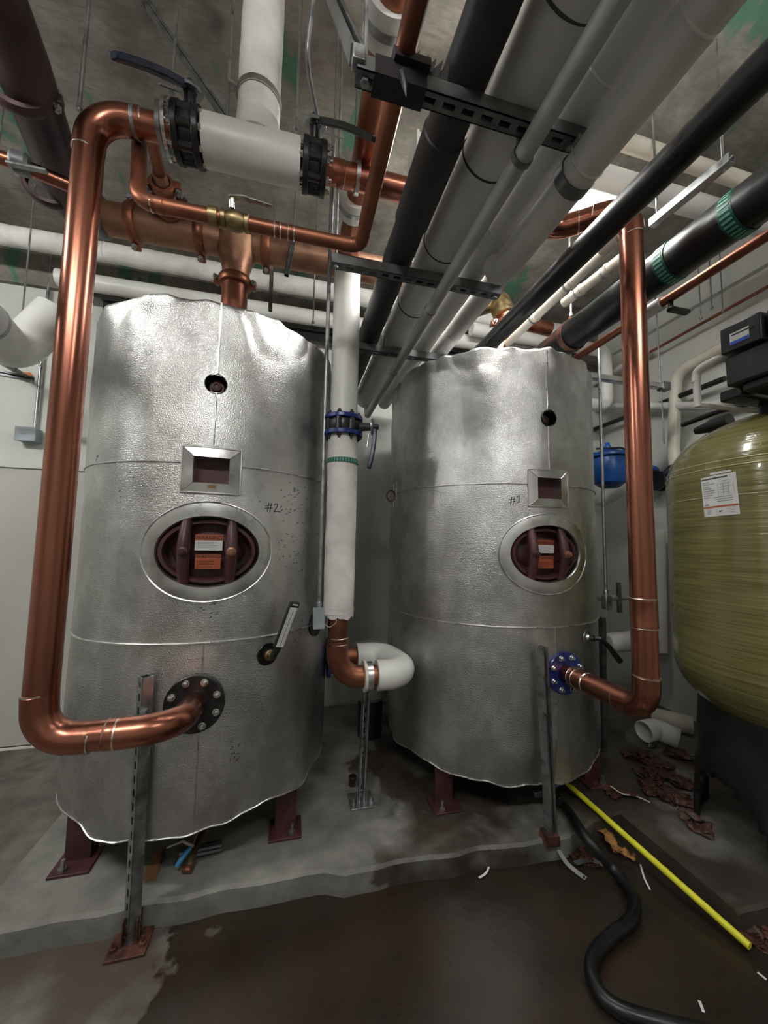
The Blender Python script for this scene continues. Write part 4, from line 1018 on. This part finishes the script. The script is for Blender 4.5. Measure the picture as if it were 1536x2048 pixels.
# controller head
X = 1.95
f1 = on(1441, 700, 0, X); n1 = on(1521, 640, 0, X)
zt0 = on(1441, 660, 0, X).z; zb0 = on(1441, 712, 0, X).z
th = thing('valve_controller', 'black control valve head box with a small white-blue label above the olive tank', 'controller', (X+.1, (f1.y+n1.y)/2, zb0-.2))
MB().bb((X, n1.y, zb0), (X+.22, f1.y, zt0)).build('upper_housing', PLASTIC, th, bevel=.006)
zl0 = zb0-.012; zl1 = on(1445, 775, 0, X).z
MB().bb((X+.015, n1.y-.15, zl1), (X+.24, f1.y-.004, zl0)).build('lower_housing', PLASTIC, th, bevel=.01)
MB().bb((X+.04, n1.y-.10, zl1-.04), (X+.22, f1.y-.05, zl1+.005)).build('valve_block', BLACK, th, bevel=.01)
MB().bb((X+.02, n1.y-.26, zb0+.01), (X+.24, n1.y-.01, zt0-.002)).build('side_housing', PLASTIC, th, bevel=.006)
MB().cyl((X+.36, oy, zsh+.30), (X+.36, oy, zl1+.01), .05, 20).build('tank_adapter', BLACK, th)
MB().bb((X+.10, oy-.04, zl1-.035), (X+.40, oy+.06, zl1+.02)).build('adapter_arm', BLACK, th, bevel=.01)
c0 = on(1460, 692, 0, X-.003); c1 = on(1498, 676, 0, X-.003); t0 = on(1461, 668, 0, X-.003); 
lb = MB().bb((X-.003, c1.y, c0.z), (X, c0.y, t0.z)).build('name_label', PAPER, th)
MB().bb((X-.004, c1.y, c0.z), (X-.002, c0.y, c0.z+(t0.z-c0.z)*.28)).build('blue_stripe', BLUEINK, lb)
MB().bb((X-.004, c0.y-.09, t0.z-.014), (X-.002, c0.y-.008, t0.z-.008)).build('printed_line', INK, lb)
# white pvc from controller
q0 = on(1500, 730, 0, 2.05); q = [V((2.1, on(1440,715,0,2.0).y+.0, on(1440,715,0,2.0).z)), on(1440, 715, 0, 2.0), on(1392, 742, 0, 2.0)]
pz1 = q[2]; q.append(V((pz1.x, pz1.y, on(1392, 815, 0, 2.0).z)))
th = thing('pvc_pipe', 'white plastic pipe with an elbow dropping in front of the wall left of the controller', 'pipe', q[-1])
runs(th, q, .0165, .035, WHITE, sock=.03, k=1.2, bead=False)
MB().tube([q[-1]+V((0,0,.01)), q[-1]+V((.25,-.10,-.03))], .012, 12).build('branch', CREAM, th)
# right wall services
XW = XR-.12
def wpipe(name, label, pts, r, m, bend=.06, cat='pipe', x=None):
    q = [on(u, v, 0, x or XW) for u, v in pts]; t = thing(name, label, cat, q[0]); MB().tube(resample(fillet(q, bend)[0], .1) if len(q) > 2 else q, r, 20).build('pipe', m, t); return t
wpipe('insulated_pipe', 'cream insulated pipe bending down on the right wall behind the controller', [(1475, 680), (1352, 745), (1347, 900), (1350, 930)], .045, CREAM, .12)
wpipe('black_pipe', 'thin black pipe sloping across the right wall behind the riser', [(1190, 858), (1450, 757)], .022, BLACK)
wpipe('steel_pipe', 'thin brown steel pipe across the upper right wall', [(1290, 710), (1560, 560)], .012, COPPER_OLD)
wpipe('insulated_pipe', 'white pipe running low along the right wall above the blue valve', [(1180, 812), (1420, 812), (1540, 782)], .035, GREYJ, .1)
wpipe('insulated_pipe', 'grey pipe along the right wall just under the ledge', [(1180, 770), (1300, 700)], .03, GREYJ)
t_ = wpipe('navy_lever_pipe', 'dark pipe with navy lever emerging over the shoulder of the olive tank', [(1365, 850), (1440, 822), (1530, 800)], .016, BLACK, x=2.6)
p0 = on(1420, 860, 0, 2.35); MB().tube([on(1392, 862, 0, 2.45), on(1425, 852, 0, 2.45), on(1460, 840, 0, 2.45)], [.022,.04,.04], 20).build('valve_body', PLASTIC, t_)
# white vertical pipes behind the right riser
p0 = on(1212, 760, 1, 2.95)
th = thing('insulated_pipe', 'white insulated drop pipe with rounded bottom elbow behind tank #1 right shoulder', 'pipe', p0)
q = [on(1196, 700, 1, 2.95), on(1210, 700, 1, 2.95), on(1210, 812, 1, 2.95), on(1180, 830, 1, 2.95)]
MB().tube(resample(fillet([V((1.5,2.95,q[0].z)), V((q[1].x,2.95,q[0].z)), V((q[1].x,2.95,q[2].z)), V((1.5,2.95,q[2].z))], .08)[0], .05), .058, 28).build('pipe', WHITE, th)
# horizontal strut at (1180-1330, 745)
a0 = on(1178, 752, 1, 2.2); a1 = on(1332, 738, 1, 2.2)
th = thing('strut_rail', 'horizontal strut arm crossing behind the right copper riser near mid-height', 'bracket', a0); m = MB(); strut_geo(m, (a0.x,2.2,a0.z), (a1.x,2.2,a0.z), (0,0,1), .040, False); m.build('channel', TRIMAL, th)
MB().cyl((a1.x-.05,2.2,a0.z-.45), (a1.x-.08,2.2,ZC), .005, 8).build('threaded_rod', STEEL_D, th)
MB().box((a1.x-.03,2.2,a0.z+.0), (.07,.06,.06)).build('gusset', STEEL_D, th, bevel=.003)
# strut bar under ceiling right (1300,440)->(1470,310)
za = 3.02; a0 = on(1303, 448, 2, za); a1 = on(1470, 318, 2, za)
th = thing('strut_rail', 'pale strut bar hanging diagonally overhead at upper right between black pipes', 'bracket', a0)
m = MB(); strut_geo(m, a0, V((a0.x+.02, a1.y, za)), (0,0,1), .036, False); m.build('channel', STEEL, th)
for q in (a0+V((0,-.03,0)), V((a0.x+.02, a1.y+.03, za))): MB().cyl(q+V((0,0,-.03)), (q.x,q.y,ZC), .005, 8).build('threaded_rod', STEEL, th)
# cream pipes J, K
def lpipe(name, label, pts, z, r, m, bend=.05, rings=()):
    q = [on(u, v, 2, z) for u, v in pts]; t = thing(name, label, 'pipe', q[0]); MB().tube(resample(fillet(q, bend)[0], .05) if len(q) > 2 else resample(q, .05), r, 20).build('pipe', m, t)
    for s_ in rings:
        p = q[0].lerp(q[-1], s_); MB().lathe([(r,-.006),(r+.005,-.004),(r+.005,.004),(r,.006)], p, q[-1]-q[0], 20, caps=False).build('coupling', m, t)
        band(t, p+V((0,.03,0)), q[-1]-q[0], r+.001, .01, STEEL, 'strap', .003)
    return t
t1 = lpipe('cream_pipe', 'cream plastic pipe rising left of the right riser, the upper of two', [(1238, 475), (975, 725)], 2.90, .026, CREAM, rings=(.25,.5,.8))
pe = on(1238, 475, 2, 2.90); MB().tube(fillet([pe+V((-.03,.08,0)), pe, pe+V((.01,-.03,.06)), pe+V((.01,-.03,.10))], .06)[0], .027, 20).build('elbow', CREAM, t1)
t2 = lpipe('cream_pipe', 'cream plastic pipe beside the right riser, the lower of two', [(1262, 503), (1128, 606)], 2.90, .026, CREAM, rings=(.3,.7))
# pipes across ceiling upper right (1250,290)-(1500,370)
zc_ = 3.38
def cpipe(label, pts, z, r, m): 
    q0, q1 = on(*pts[0], 2, z), on(*pts[1], 2, z); t = thing('ceiling_pipe', label, 'pipe', q0); MB().tube([V((q0.x-.8, (q0.y+q1.y)/2, z)), V((XR-.02, (q0.y+q1.y)/2, z))], r, 24).build('pipe', m, t); return t
cpipe('yellowed cream pipe highest under the ceiling at upper right', [(1290, 296), (1480, 362)], 3.42, .036, CREAM)
cpipe('red-tinted white pipe under the ceiling lit by the fluorescent lamp', [(1240, 365), (1300, 385)], 3.36, .055, GREYJ)
# golden grooved tee cap over tank 1 (1010,610)
p0 = on(1003, 600, 1, 2.3)
th = thing('bronze_tee', 'golden bronze grooved elbow on copper pipes above tank #1', 'pipe fitting', p0)
MB().tube(fillet([p0+V((-.16,.12,.0)), p0+V((.0,.05,.04)), p0+V((.02,-.02,-.14))], .07)[0], .078, 28).build('elbow', BRASS, th)
MB().tube([p0+V((.02,-.02,-.10)), p0+V((-.03,-.02,-.42))], .05, 24).build('branch_pipe', COPPER, th)
vic(th, p0+V((.0,-.02,-.20)), (-.05,0,-1), .05, COPPER, ear=(1,0,0))
MB().tube([p0+V((.0,-.0,-.13)), p0+V((.4,.0,-.16))], .05, 24).build('branch_pipe', COPPER, th)

# blue backflow valve
pc = on(1218, 935, 1, 2.75)
th = thing('backflow_preventer', 'bright blue cast valve with bolted domed cover behind the right copper riser', 'valve', (pc.x, 2.75, pc.z-.2))
S = .155
MB().lathe([(.02,-.19),(.07,-.185),(.13,-.14),(S,-.06),(S,.03),(S*.93,.085),(S*.98,.09)], (pc.x,2.75,pc.z), seg=40).build('valve_body', BLUE_V, th)
MB().lathe([(S*1.08,.088),(S*1.1,.092),(S*1.1,.11),(S*1.08,.114),(S*.85,.13),(S*.45,.155),(.03,.165)], (pc.x,2.75,pc.z), seg=40).build('cover', BLUE_V, th)
MB().lathe([(.03,.15),(.03,.19),(.022,.2),(.018,.225)], (pc.x-.02,2.74,pc.z), seg=12).build('test_cock', BLUE_V, th)
m = MB()
for k in range(12): q = 2*pi*k/12; m.lathe([(.012,0),(.012,.014)], (pc.x+S*.98*cos(q),2.75+S*.98*sin(q),pc.z+.112), seg=6)
m.build('cover_bolts', BLUE_V, th)
MB().tube(fillet([(pc.x-.2,2.68,pc.z+.14),(pc.x,2.62,pc.z+.15),(pc.x+.15,2.62,pc.z+.12),(pc.x+.2,2.66,pc.z-.05)], .06)[0], .009, 10).build('sensing_hose', BLACK, th)
MB().cyl((pc.x+.1,2.75,pc.z-.02), (pc.x+.6,2.75,pc.z-.02), .07, 24).build('outlet', BLUE_V, th)
n_ = V((-.25,-1,.0)).normalized(); MB().lathe([(.045,0),(.045,.012),(.04,.015)], V((pc.x+.115,2.63,pc.z-.10)), n_, 24).build('round_tag', GREYJ, th)
pk = on(1318, 962, 1, 2.6)
th = thing('gate_valve', 'black flanged valve with upright navy lever between riser and olive tank', 'valve', pk)
MB().lathe([(.09,-.05),(.09,-.03),(.06,-.025),(.06,.025),(.09,.03),(.09,.05)], pk, (1,0,0), 24).build('valve_body', BLACK, th)
MB().tube([pk+V((.0,-.05,.05)), pk+V((.03,-.09,.12)), pk+V((.03,-.09,.32))], [.02,.022,.018], 10).build('lever', NAVY, th)
MB().tube([pk+V((.08,-.09,.10)), pk+V((.08,-.09,.24))], .006, 8).build('drain_stem', CHROME, th)

# ------------------------------------------------------------------ things on the floor and pads
# yellow pole
a = on(1500, 1893, 2, .035); b = on(1122, 1556, 2, PH+.055)
th = thing('yellow_pole', 'long yellow plastic pole lying from under tank #1 to the lower right', 'pole', a)
MB().cyl(a, b, .0135, 20).build('tube', YELLOW, th); 
MB().lathe([(.0142,-.006),(.0148,0),(.0142,.006)], a.lerp(b, .34), b-a, 20, caps=False).build('joint', YELLOW, th)
# black hose
z = .03
pts = [on(u, v, 2, PH+.035) for u, v in ((1112, 1592), (1130, 1612))]+[on(u, v, 2, zz) for u, v, zz in ((1165,1665,.128),(1192,1698,.10),(1222,1732,.045),(1245,1760,z),(1268,1800,z),(1262,1840,z),(1225,1870,z),(1192,1905,z),(1183,1945,z),(1203,1990,z),(1245,2022,z),(1320,2046,z),(1420,2070,z))]
def cat_rom(P, n=8):
    out = []
    for i in range(len(P)-1):
        p0, p1, p2, p3 = P[max(0,i-1)], P[i], P[i+1], P[min(len(P)-1,i+2)]
        for k in range(n):
            t = k/n; out.append(.5*((2*p1)+(p2-p0)*t+(2*p0-5*p1+4*p2-p3)*t*t+(3*p1-p0-3*p2+p3)*t**3))
    return out+[P[-1]]
th = thing('drain_hose', 'thick black drain hose snaking from tank #1 across the wet floor', 'hose', pts[6])
MB().tube(cat_rom(pts[1:]), .024, 20).build('hose', RUBBER, th)
m = MB(); 
for s_ in (0, .03): m.lathe([(.019,0),(.022,.004),(.022,.02),(.019,.024)], pts[0].lerp(pts[1], s_*10), pts[1]-pts[0], 16)
m.cyl(pts[0]+V((-.05,.04,0)), pts[1], .016, 14); m.build('hose_coupling', BLACK, th)
t_ = thing('drain_valve', 'blue-handled drain valve under the front of tank #1', 'valve', on(1100, 1585, 2, PH+.03))
q = on(1100, 1580, 2, PH+.04); MB().tube([q+V((-.03,.15,.02)), q+V((.03,0,0))], .018, 14).build('valve_body', STEEL, t_)
MB().tube([q+V((.03,-.01,.02)), q+V((.05,-.02,.05)), q+V((.06,-.01,.075))], [.008,.012,.009], 10).build('lever', SKYB, t_); MB().box(q+V((-.07,0,-.01)), (.06,.02,.03)).build('bracket', STEEL, t_, bevel=.003)
# drain valve under tank 2
q = on(385, 1708, 2, PH+.05)
th = thing('drain_valve', 'drain valve with light blue lever under the front edge of tank #2', 'valve', (q.x, q.y, PH))
MB().tube([q+V((.02,.22,.01)), q+V((.0,0,0)), q+V((-.01,-.045,-.035))], [.016,.017,.02], 14).build('valve_body', BRASS, th)
MB().lathe([(.018,0),(.022,.006),(.022,.018),(.016,.022)], q+V((-.008,-.03,-.022)), V((-.01,-.045,-.035)), 8).build('outlet_nut', COPPER_OLD, th)
m = MB(); m.tube([q+V((-.01,.01,.02)), q+V((-.03,-.01,.01)), q+V((-.055,-.025,-.022))], [.008,.012,.009], 10); m.build('lever', SKYB, th)
MB().tube([q+V((-.0,.02,.015)), q+V((-.05,.04,.03)), q+V((-.11,.03,.02))], [.007,.005,.003], 8).build('tie_cord', CREAM, th)
m = MB(); strut_geo(m, q+V((-.06,.04,-.02)), q+V((.11,.05,-.02)), (0,-1,0), .03, False); m.build('support_strut', STEEL, th)

def sheet(mb, c, L_, W, ang, amp, h, seed, nx=12, ny=7, jag=.25, tilt=0):
    g = []; ca, sa = cos(ang), sin(ang)
    for i in range(nx+1):
        for j in range(ny+1):
            x = (i/nx-.5)*L_; y = (j/ny-.5)*W*(1-.5*abs(i/nx-.5))
            e = jag*W*noise.noise(V((i*.9, j*.7, seed)))
            x += e; y += jag*W*noise.noise(V((i*.8, j*.9, seed+9)))
            z = h+amp*abs(noise.noise(V((x*14, y*14, seed+3))))*2+tilt*x
            g.append((c[0]+x*ca-y*sa, c[1]+x*sa+y*ca, c[2]+max(.001, z)))
    mb.add(g, [(i*(ny+1)+j, (i+1)*(ny+1)+j, (i+1)*(ny+1)+j+1, i*(ny+1)+j+1) for i in range(nx) for j in range(ny)])
    return mb
def flakes(name, label, cat, uvs_, z, m, kind='stuff', amp=.02, n=1, sz=(.12,.06), sp=.03):
    mb = MB(); k = 0
    for (u, v) in uvs_:
        for i in range(n):
            c = on(u, v, 2, z)+V((random.uniform(-sp,sp), random.uniform(-sp,sp), 0)); k += 1
            sheet(mb, c, sz[0]*random.uniform(.6,1.2), sz[1]*random.uniform(.6,1.2), random.uniform(0, pi), amp, .001, k*3.3+u)
    o = mb.build(name, m, sharp=25); tag(o, label, cat, kind=kind); s = o.modifiers.new('solid', 'SOLIDIFY'); s.thickness = .002; return o
flakes('rust_scale', 'scattered brown rust flakes piled between tank #1 and the olive tank', 'debris', ((1280,1510),(1320,1530),(1355,1510),(1300,1550),(1350,1560),(1310,1580),(1340,1590)), PH, RUST, n=6, sz=(.15,.08))
flakes('rust_scale', 'rust flakes heaped on the floor at the bottom right, past the pole end', 'debris', ((1500,1840),(1530,1860),(1520,1890),(1480,1850)), .0, RUST, n=6, sz=(.10,.05))
flakes('rust_scale', 'rusty crust spread along the pad edge around the tall strut post', 'debris', ((1080,1675),(1060,1690),(1030,1705),(1000,1712),(1100,1690),(1130,1700),(1170,1720),(960,1715)), .0, RUST, n=5, amp=.02, sz=(.09,.05))
flakes('rust_scale', 'brown leaf-like rust pieces leaning by the black base of the olive tank', 'debris', ((1375,1610),(1400,1660),(1385,1640)), .1, RUST, n=2, amp=.03, sz=(.14,.05), sp=.01)
flakes('rust_scale', 'dark rust clump with a pale torn strip right of tank #1', 'debris', ((1210,1575),(1230,1590),(1255,1590)), PH, RUST, n=2, sz=(.10,.05), sp=.01)
o = flakes('foam_chunk', 'ochre expanding foam piece between the black hose and the yellow pole', 'debris', ((1200,1665),(1225,1690),(1250,1712)), .02, OCHRE, kind=None, amp=.03, sz=(.12,.05), sp=.005); 
o = flakes('cardboard_scrap', 'brown cardboard scrap lying under tank #2 beside the drain valve', 'debris', ((308,1730),), PH, mk('cardboard', (.25,.13,.06), .8, vs=8), kind=None, amp=.006, sz=(.14,.09), sp=0)
def strip_thing(name, label, cat, uvz, w, m, t=.002):
    pts = [on(u, v, 2, z) for u, v, z in uvz]; P = cat_rom(pts, 5); mb = MB(); g = []
    for i, p in enumerate(P):
        d = (P[min(i+1,len(P)-1)]-P[max(i-1,0)]).normalized(); s = V((-d.y, d.x, 0)).normalized()
        g += [p-s*w/2, p+s*w/2, p+s*w/2+V((0,0,t)), p-s*w/2+V((0,0,t))]
    mb.add(g, [(4*i+k, 4*i+(k+1) % 4, 4*i+4+(k+1) % 4, 4*i+4+k) for i in range(len(P)-1) for k in range(4)]+[(0,1,2,3),(4*len(P)-4,4*len(P)-3,4*len(P)-2,4*len(P)-1)])
    return tag(mb.build(name, m, bevel=.0005), label, cat)
o = strip_thing('steel_strap', 'bent galvanised strap leaning from the tall strut post onto the floor', 'strap', [(1103,1665,.09),(1112,1690,.06),(1130,1722,.02),(1150,1742,.006),(1172,1758,.004)], .024, mk('weathered_strap', (.42,.42,.40), .45, .3, vs=20), .003)
th = o; 
m = MB()
for (u, v, z) in ((1110,1684,.078),(1168,1754,.009)): p = on(u, v, 2, z); m.lathe([(.005,0),(.005,.0015)], p, (0,-.5,1), 10)
m.build('bolt_hole', BLACK, o)
strip_thing('zip_tie', 'white zip tie curled on the wet floor left of the strut post', 'zip tie', [(958,1756,.006),(975,1742,.01),(984,1705,.01)], .009, PAPERTAG)
strip_thing('zip_tie', 'white zip tie on the floor between hose and yellow pole', 'zip tie', [(1281,1730,.004),(1288,1755,.008),(1300,1780,.004)], .008, PAPERTAG)
strip_thing('zip_tie', 'tiny white offcut at the bottom right corner', 'zip tie', [(1515,1945,.003),(1533,1960,.003)], .008, PAPERTAG)
strip_thing('zip_tie', 'small bright offcut on the dark floor inside the bottom right', 'zip tie', [(1399,2003,.003),(1407,2025,.003)], .009, PAPERTAG)
strip_thing('zip_tie', 'short white piece on the floor below the pad step', 'zip tie', [(846,1745,.003),(858,1748,.003)], .006, PAPERTAG)
strip_thing('zip_tie', 'white sliver on the floor against the pad left of the left post', 'zip tie', [(208,1865,.01),(232,1856,.01)], .004, PAPERTAG)
strip_thing('metal_bracket', 'small bent metal tab on the floor behind the hose', 'bracket', [(1150,1727,.01),(1180,1720,.015),(1205,1730,.004)], .025, STEEL)
strip_thing('torn_strip', 'long pale torn foil strip on the pad right of tank #1', 'scrap', [(1221,1572,PH+.03),(1245,1588,PH+.02),(1270,1592,PH+.01),(1300,1605,PH+.004)], .010, CREAM)
# white pvc tee on pad
c = on(1325, 1470, 2, PH+.10)
th = thing('pvc_tee', 'glossy white plastic pipe fitting lying on the pad right of tank #1', 'pipe fitting', (c.x, c.y, PH))
pl = on(1287, 1463, 2, PH+.10); pr = on(1356, 1478, 2, PH+.07)
d = (pr-pl); pm_, _ = fillet([pl, pl.lerp(pr,.5)+V((.02,.05,.02)), pr], .08, 10)
o = MB().tube(pm_, [.062]*len(pm_), 32, caps=False).build('body', WHITE, th); s = o.modifiers.new('solid', 'SOLIDIFY'); s.thickness = .006
t_ = thing('pvc_offcut', 'cream plastic pipe offcut lying behind the white fitting', 'pipe', on(1350, 1445, 2, PH+.06))
o = MB().tube([on(1310, 1435, 2, PH+.07)+V((0,.03,0)), on(1395, 1455, 2, PH+.07)+V((0,.03,0))], .06, 28, caps=False).build('body', CREAM, t_); s = o.modifiers.new('solid', 'SOLIDIFY'); s.thickness = .005
sh = MB(); sheet(sh, on(1305, 1495, 2, PH), .06, .05, .4, .03, .0, 3); tag(sh.build('foil_scrap', TRIMAL), 'crumpled clear foil scrap just before the white fitting', 'scrap')
# copper end cap on pad
c = on(705, 1570, 2, PH); th = thing('copper_socket', 'small dark copper pipe coupling standing on the pad beside the middle post', 'pipe fitting', c)
o = MB().lathe([(.022,0),(.022,.03),(.024,.034),(.024,.048),(.022,.05),(.018,.05),(.018,.01)], c, seg=20).build('body', COPPER_DARK, th)

# ------------------------------------------------------------------ lamps
def lamp(label, x0, x1, y, z, power, vis=True):
    t = thing('fluorescent_light', label, 'light fixture', ((x0+x1)/2, y, z), 'fluorescent strip lights')
    MB().bb((x0,y-.075,z+.03),(x1,y+.075,z+.07)).build('housing', WHITE, t, bevel=.004)
    MB().bb((x0-.012,y-.08,z-.035),(x0,y+.08,z+.07)).build('end_cap', WHITE, t); MB().bb((x1,y-.08,z-.035),(x1+.012,y+.08,z+.07)).build('end_cap', WHITE, t)
    m = mk('lamp_diffuser', (1,1,.97), .4, 0, var=0, rvar=0, emit=power)
    MB().bb((x0+.002,y-.07,z-.03),(x1-.002,y+.07,z+.028)).build('diffuser', m, t, bevel=.01)
    for x in (x0+.15, x1-.15): MB().cyl((x,y,z+.07),(x,y,ZC), .004, 8).build('suspension_rod', STEEL, t)
    return t
lamp('glowing fluorescent strip light glimpsed above the overhead pipes', .52, 1.74, 1.63, 3.40, 16)
lamp('fluorescent strip light on the ceiling behind the viewer, left', -1.35, -.15, -.45, 3.25, 19)
lamp('fluorescent strip light on the ceiling behind the viewer, right', .75, 1.95, -.75, 3.3, 19)
lamp('fluorescent strip light at the far left of the room', -3.1, -1.9, 1.1, 3.3, 26)

w = bpy.data.worlds.new('world'); bpy.context.scene.world = w; w.use_nodes = True
w.node_tree.nodes['Background'].inputs[0].default_value = (.5,.55,.6,1); w.node_tree.nodes['Background'].inputs[1].default_value = .05

# ------------------------------------------------------------------ camera
cd = bpy.data.cameras.new('camera'); cam = bpy.data.objects.new('camera', cd); COL.objects.link(cam)
cd.sensor_fit = 'VERTICAL'; cd.sensor_height = 36; cd.sensor_width = 27; cd.lens = 36*F/2048; cd.clip_start = .02
cam.matrix_world = Matrix(((CR.x,CU.x,-FW.x,CAM.x),(CR.y,CU.y,-FW.y,CAM.y),(CR.z,CU.z,-FW.z,CAM.z),(0,0,0,1)))
sc = bpy.context.scene; sc.camera = cam
sc.view_settings.view_transform = 'Standard'; sc.view_settings.look = 'None'; sc.view_settings.gamma = 1; sc.view_settings.use_curve_mapping = False
sc.view_settings.exposure = 1.8
try: sc.cycles.max_bounces = 8; sc.cycles.use_denoising = True
except Exception: pass
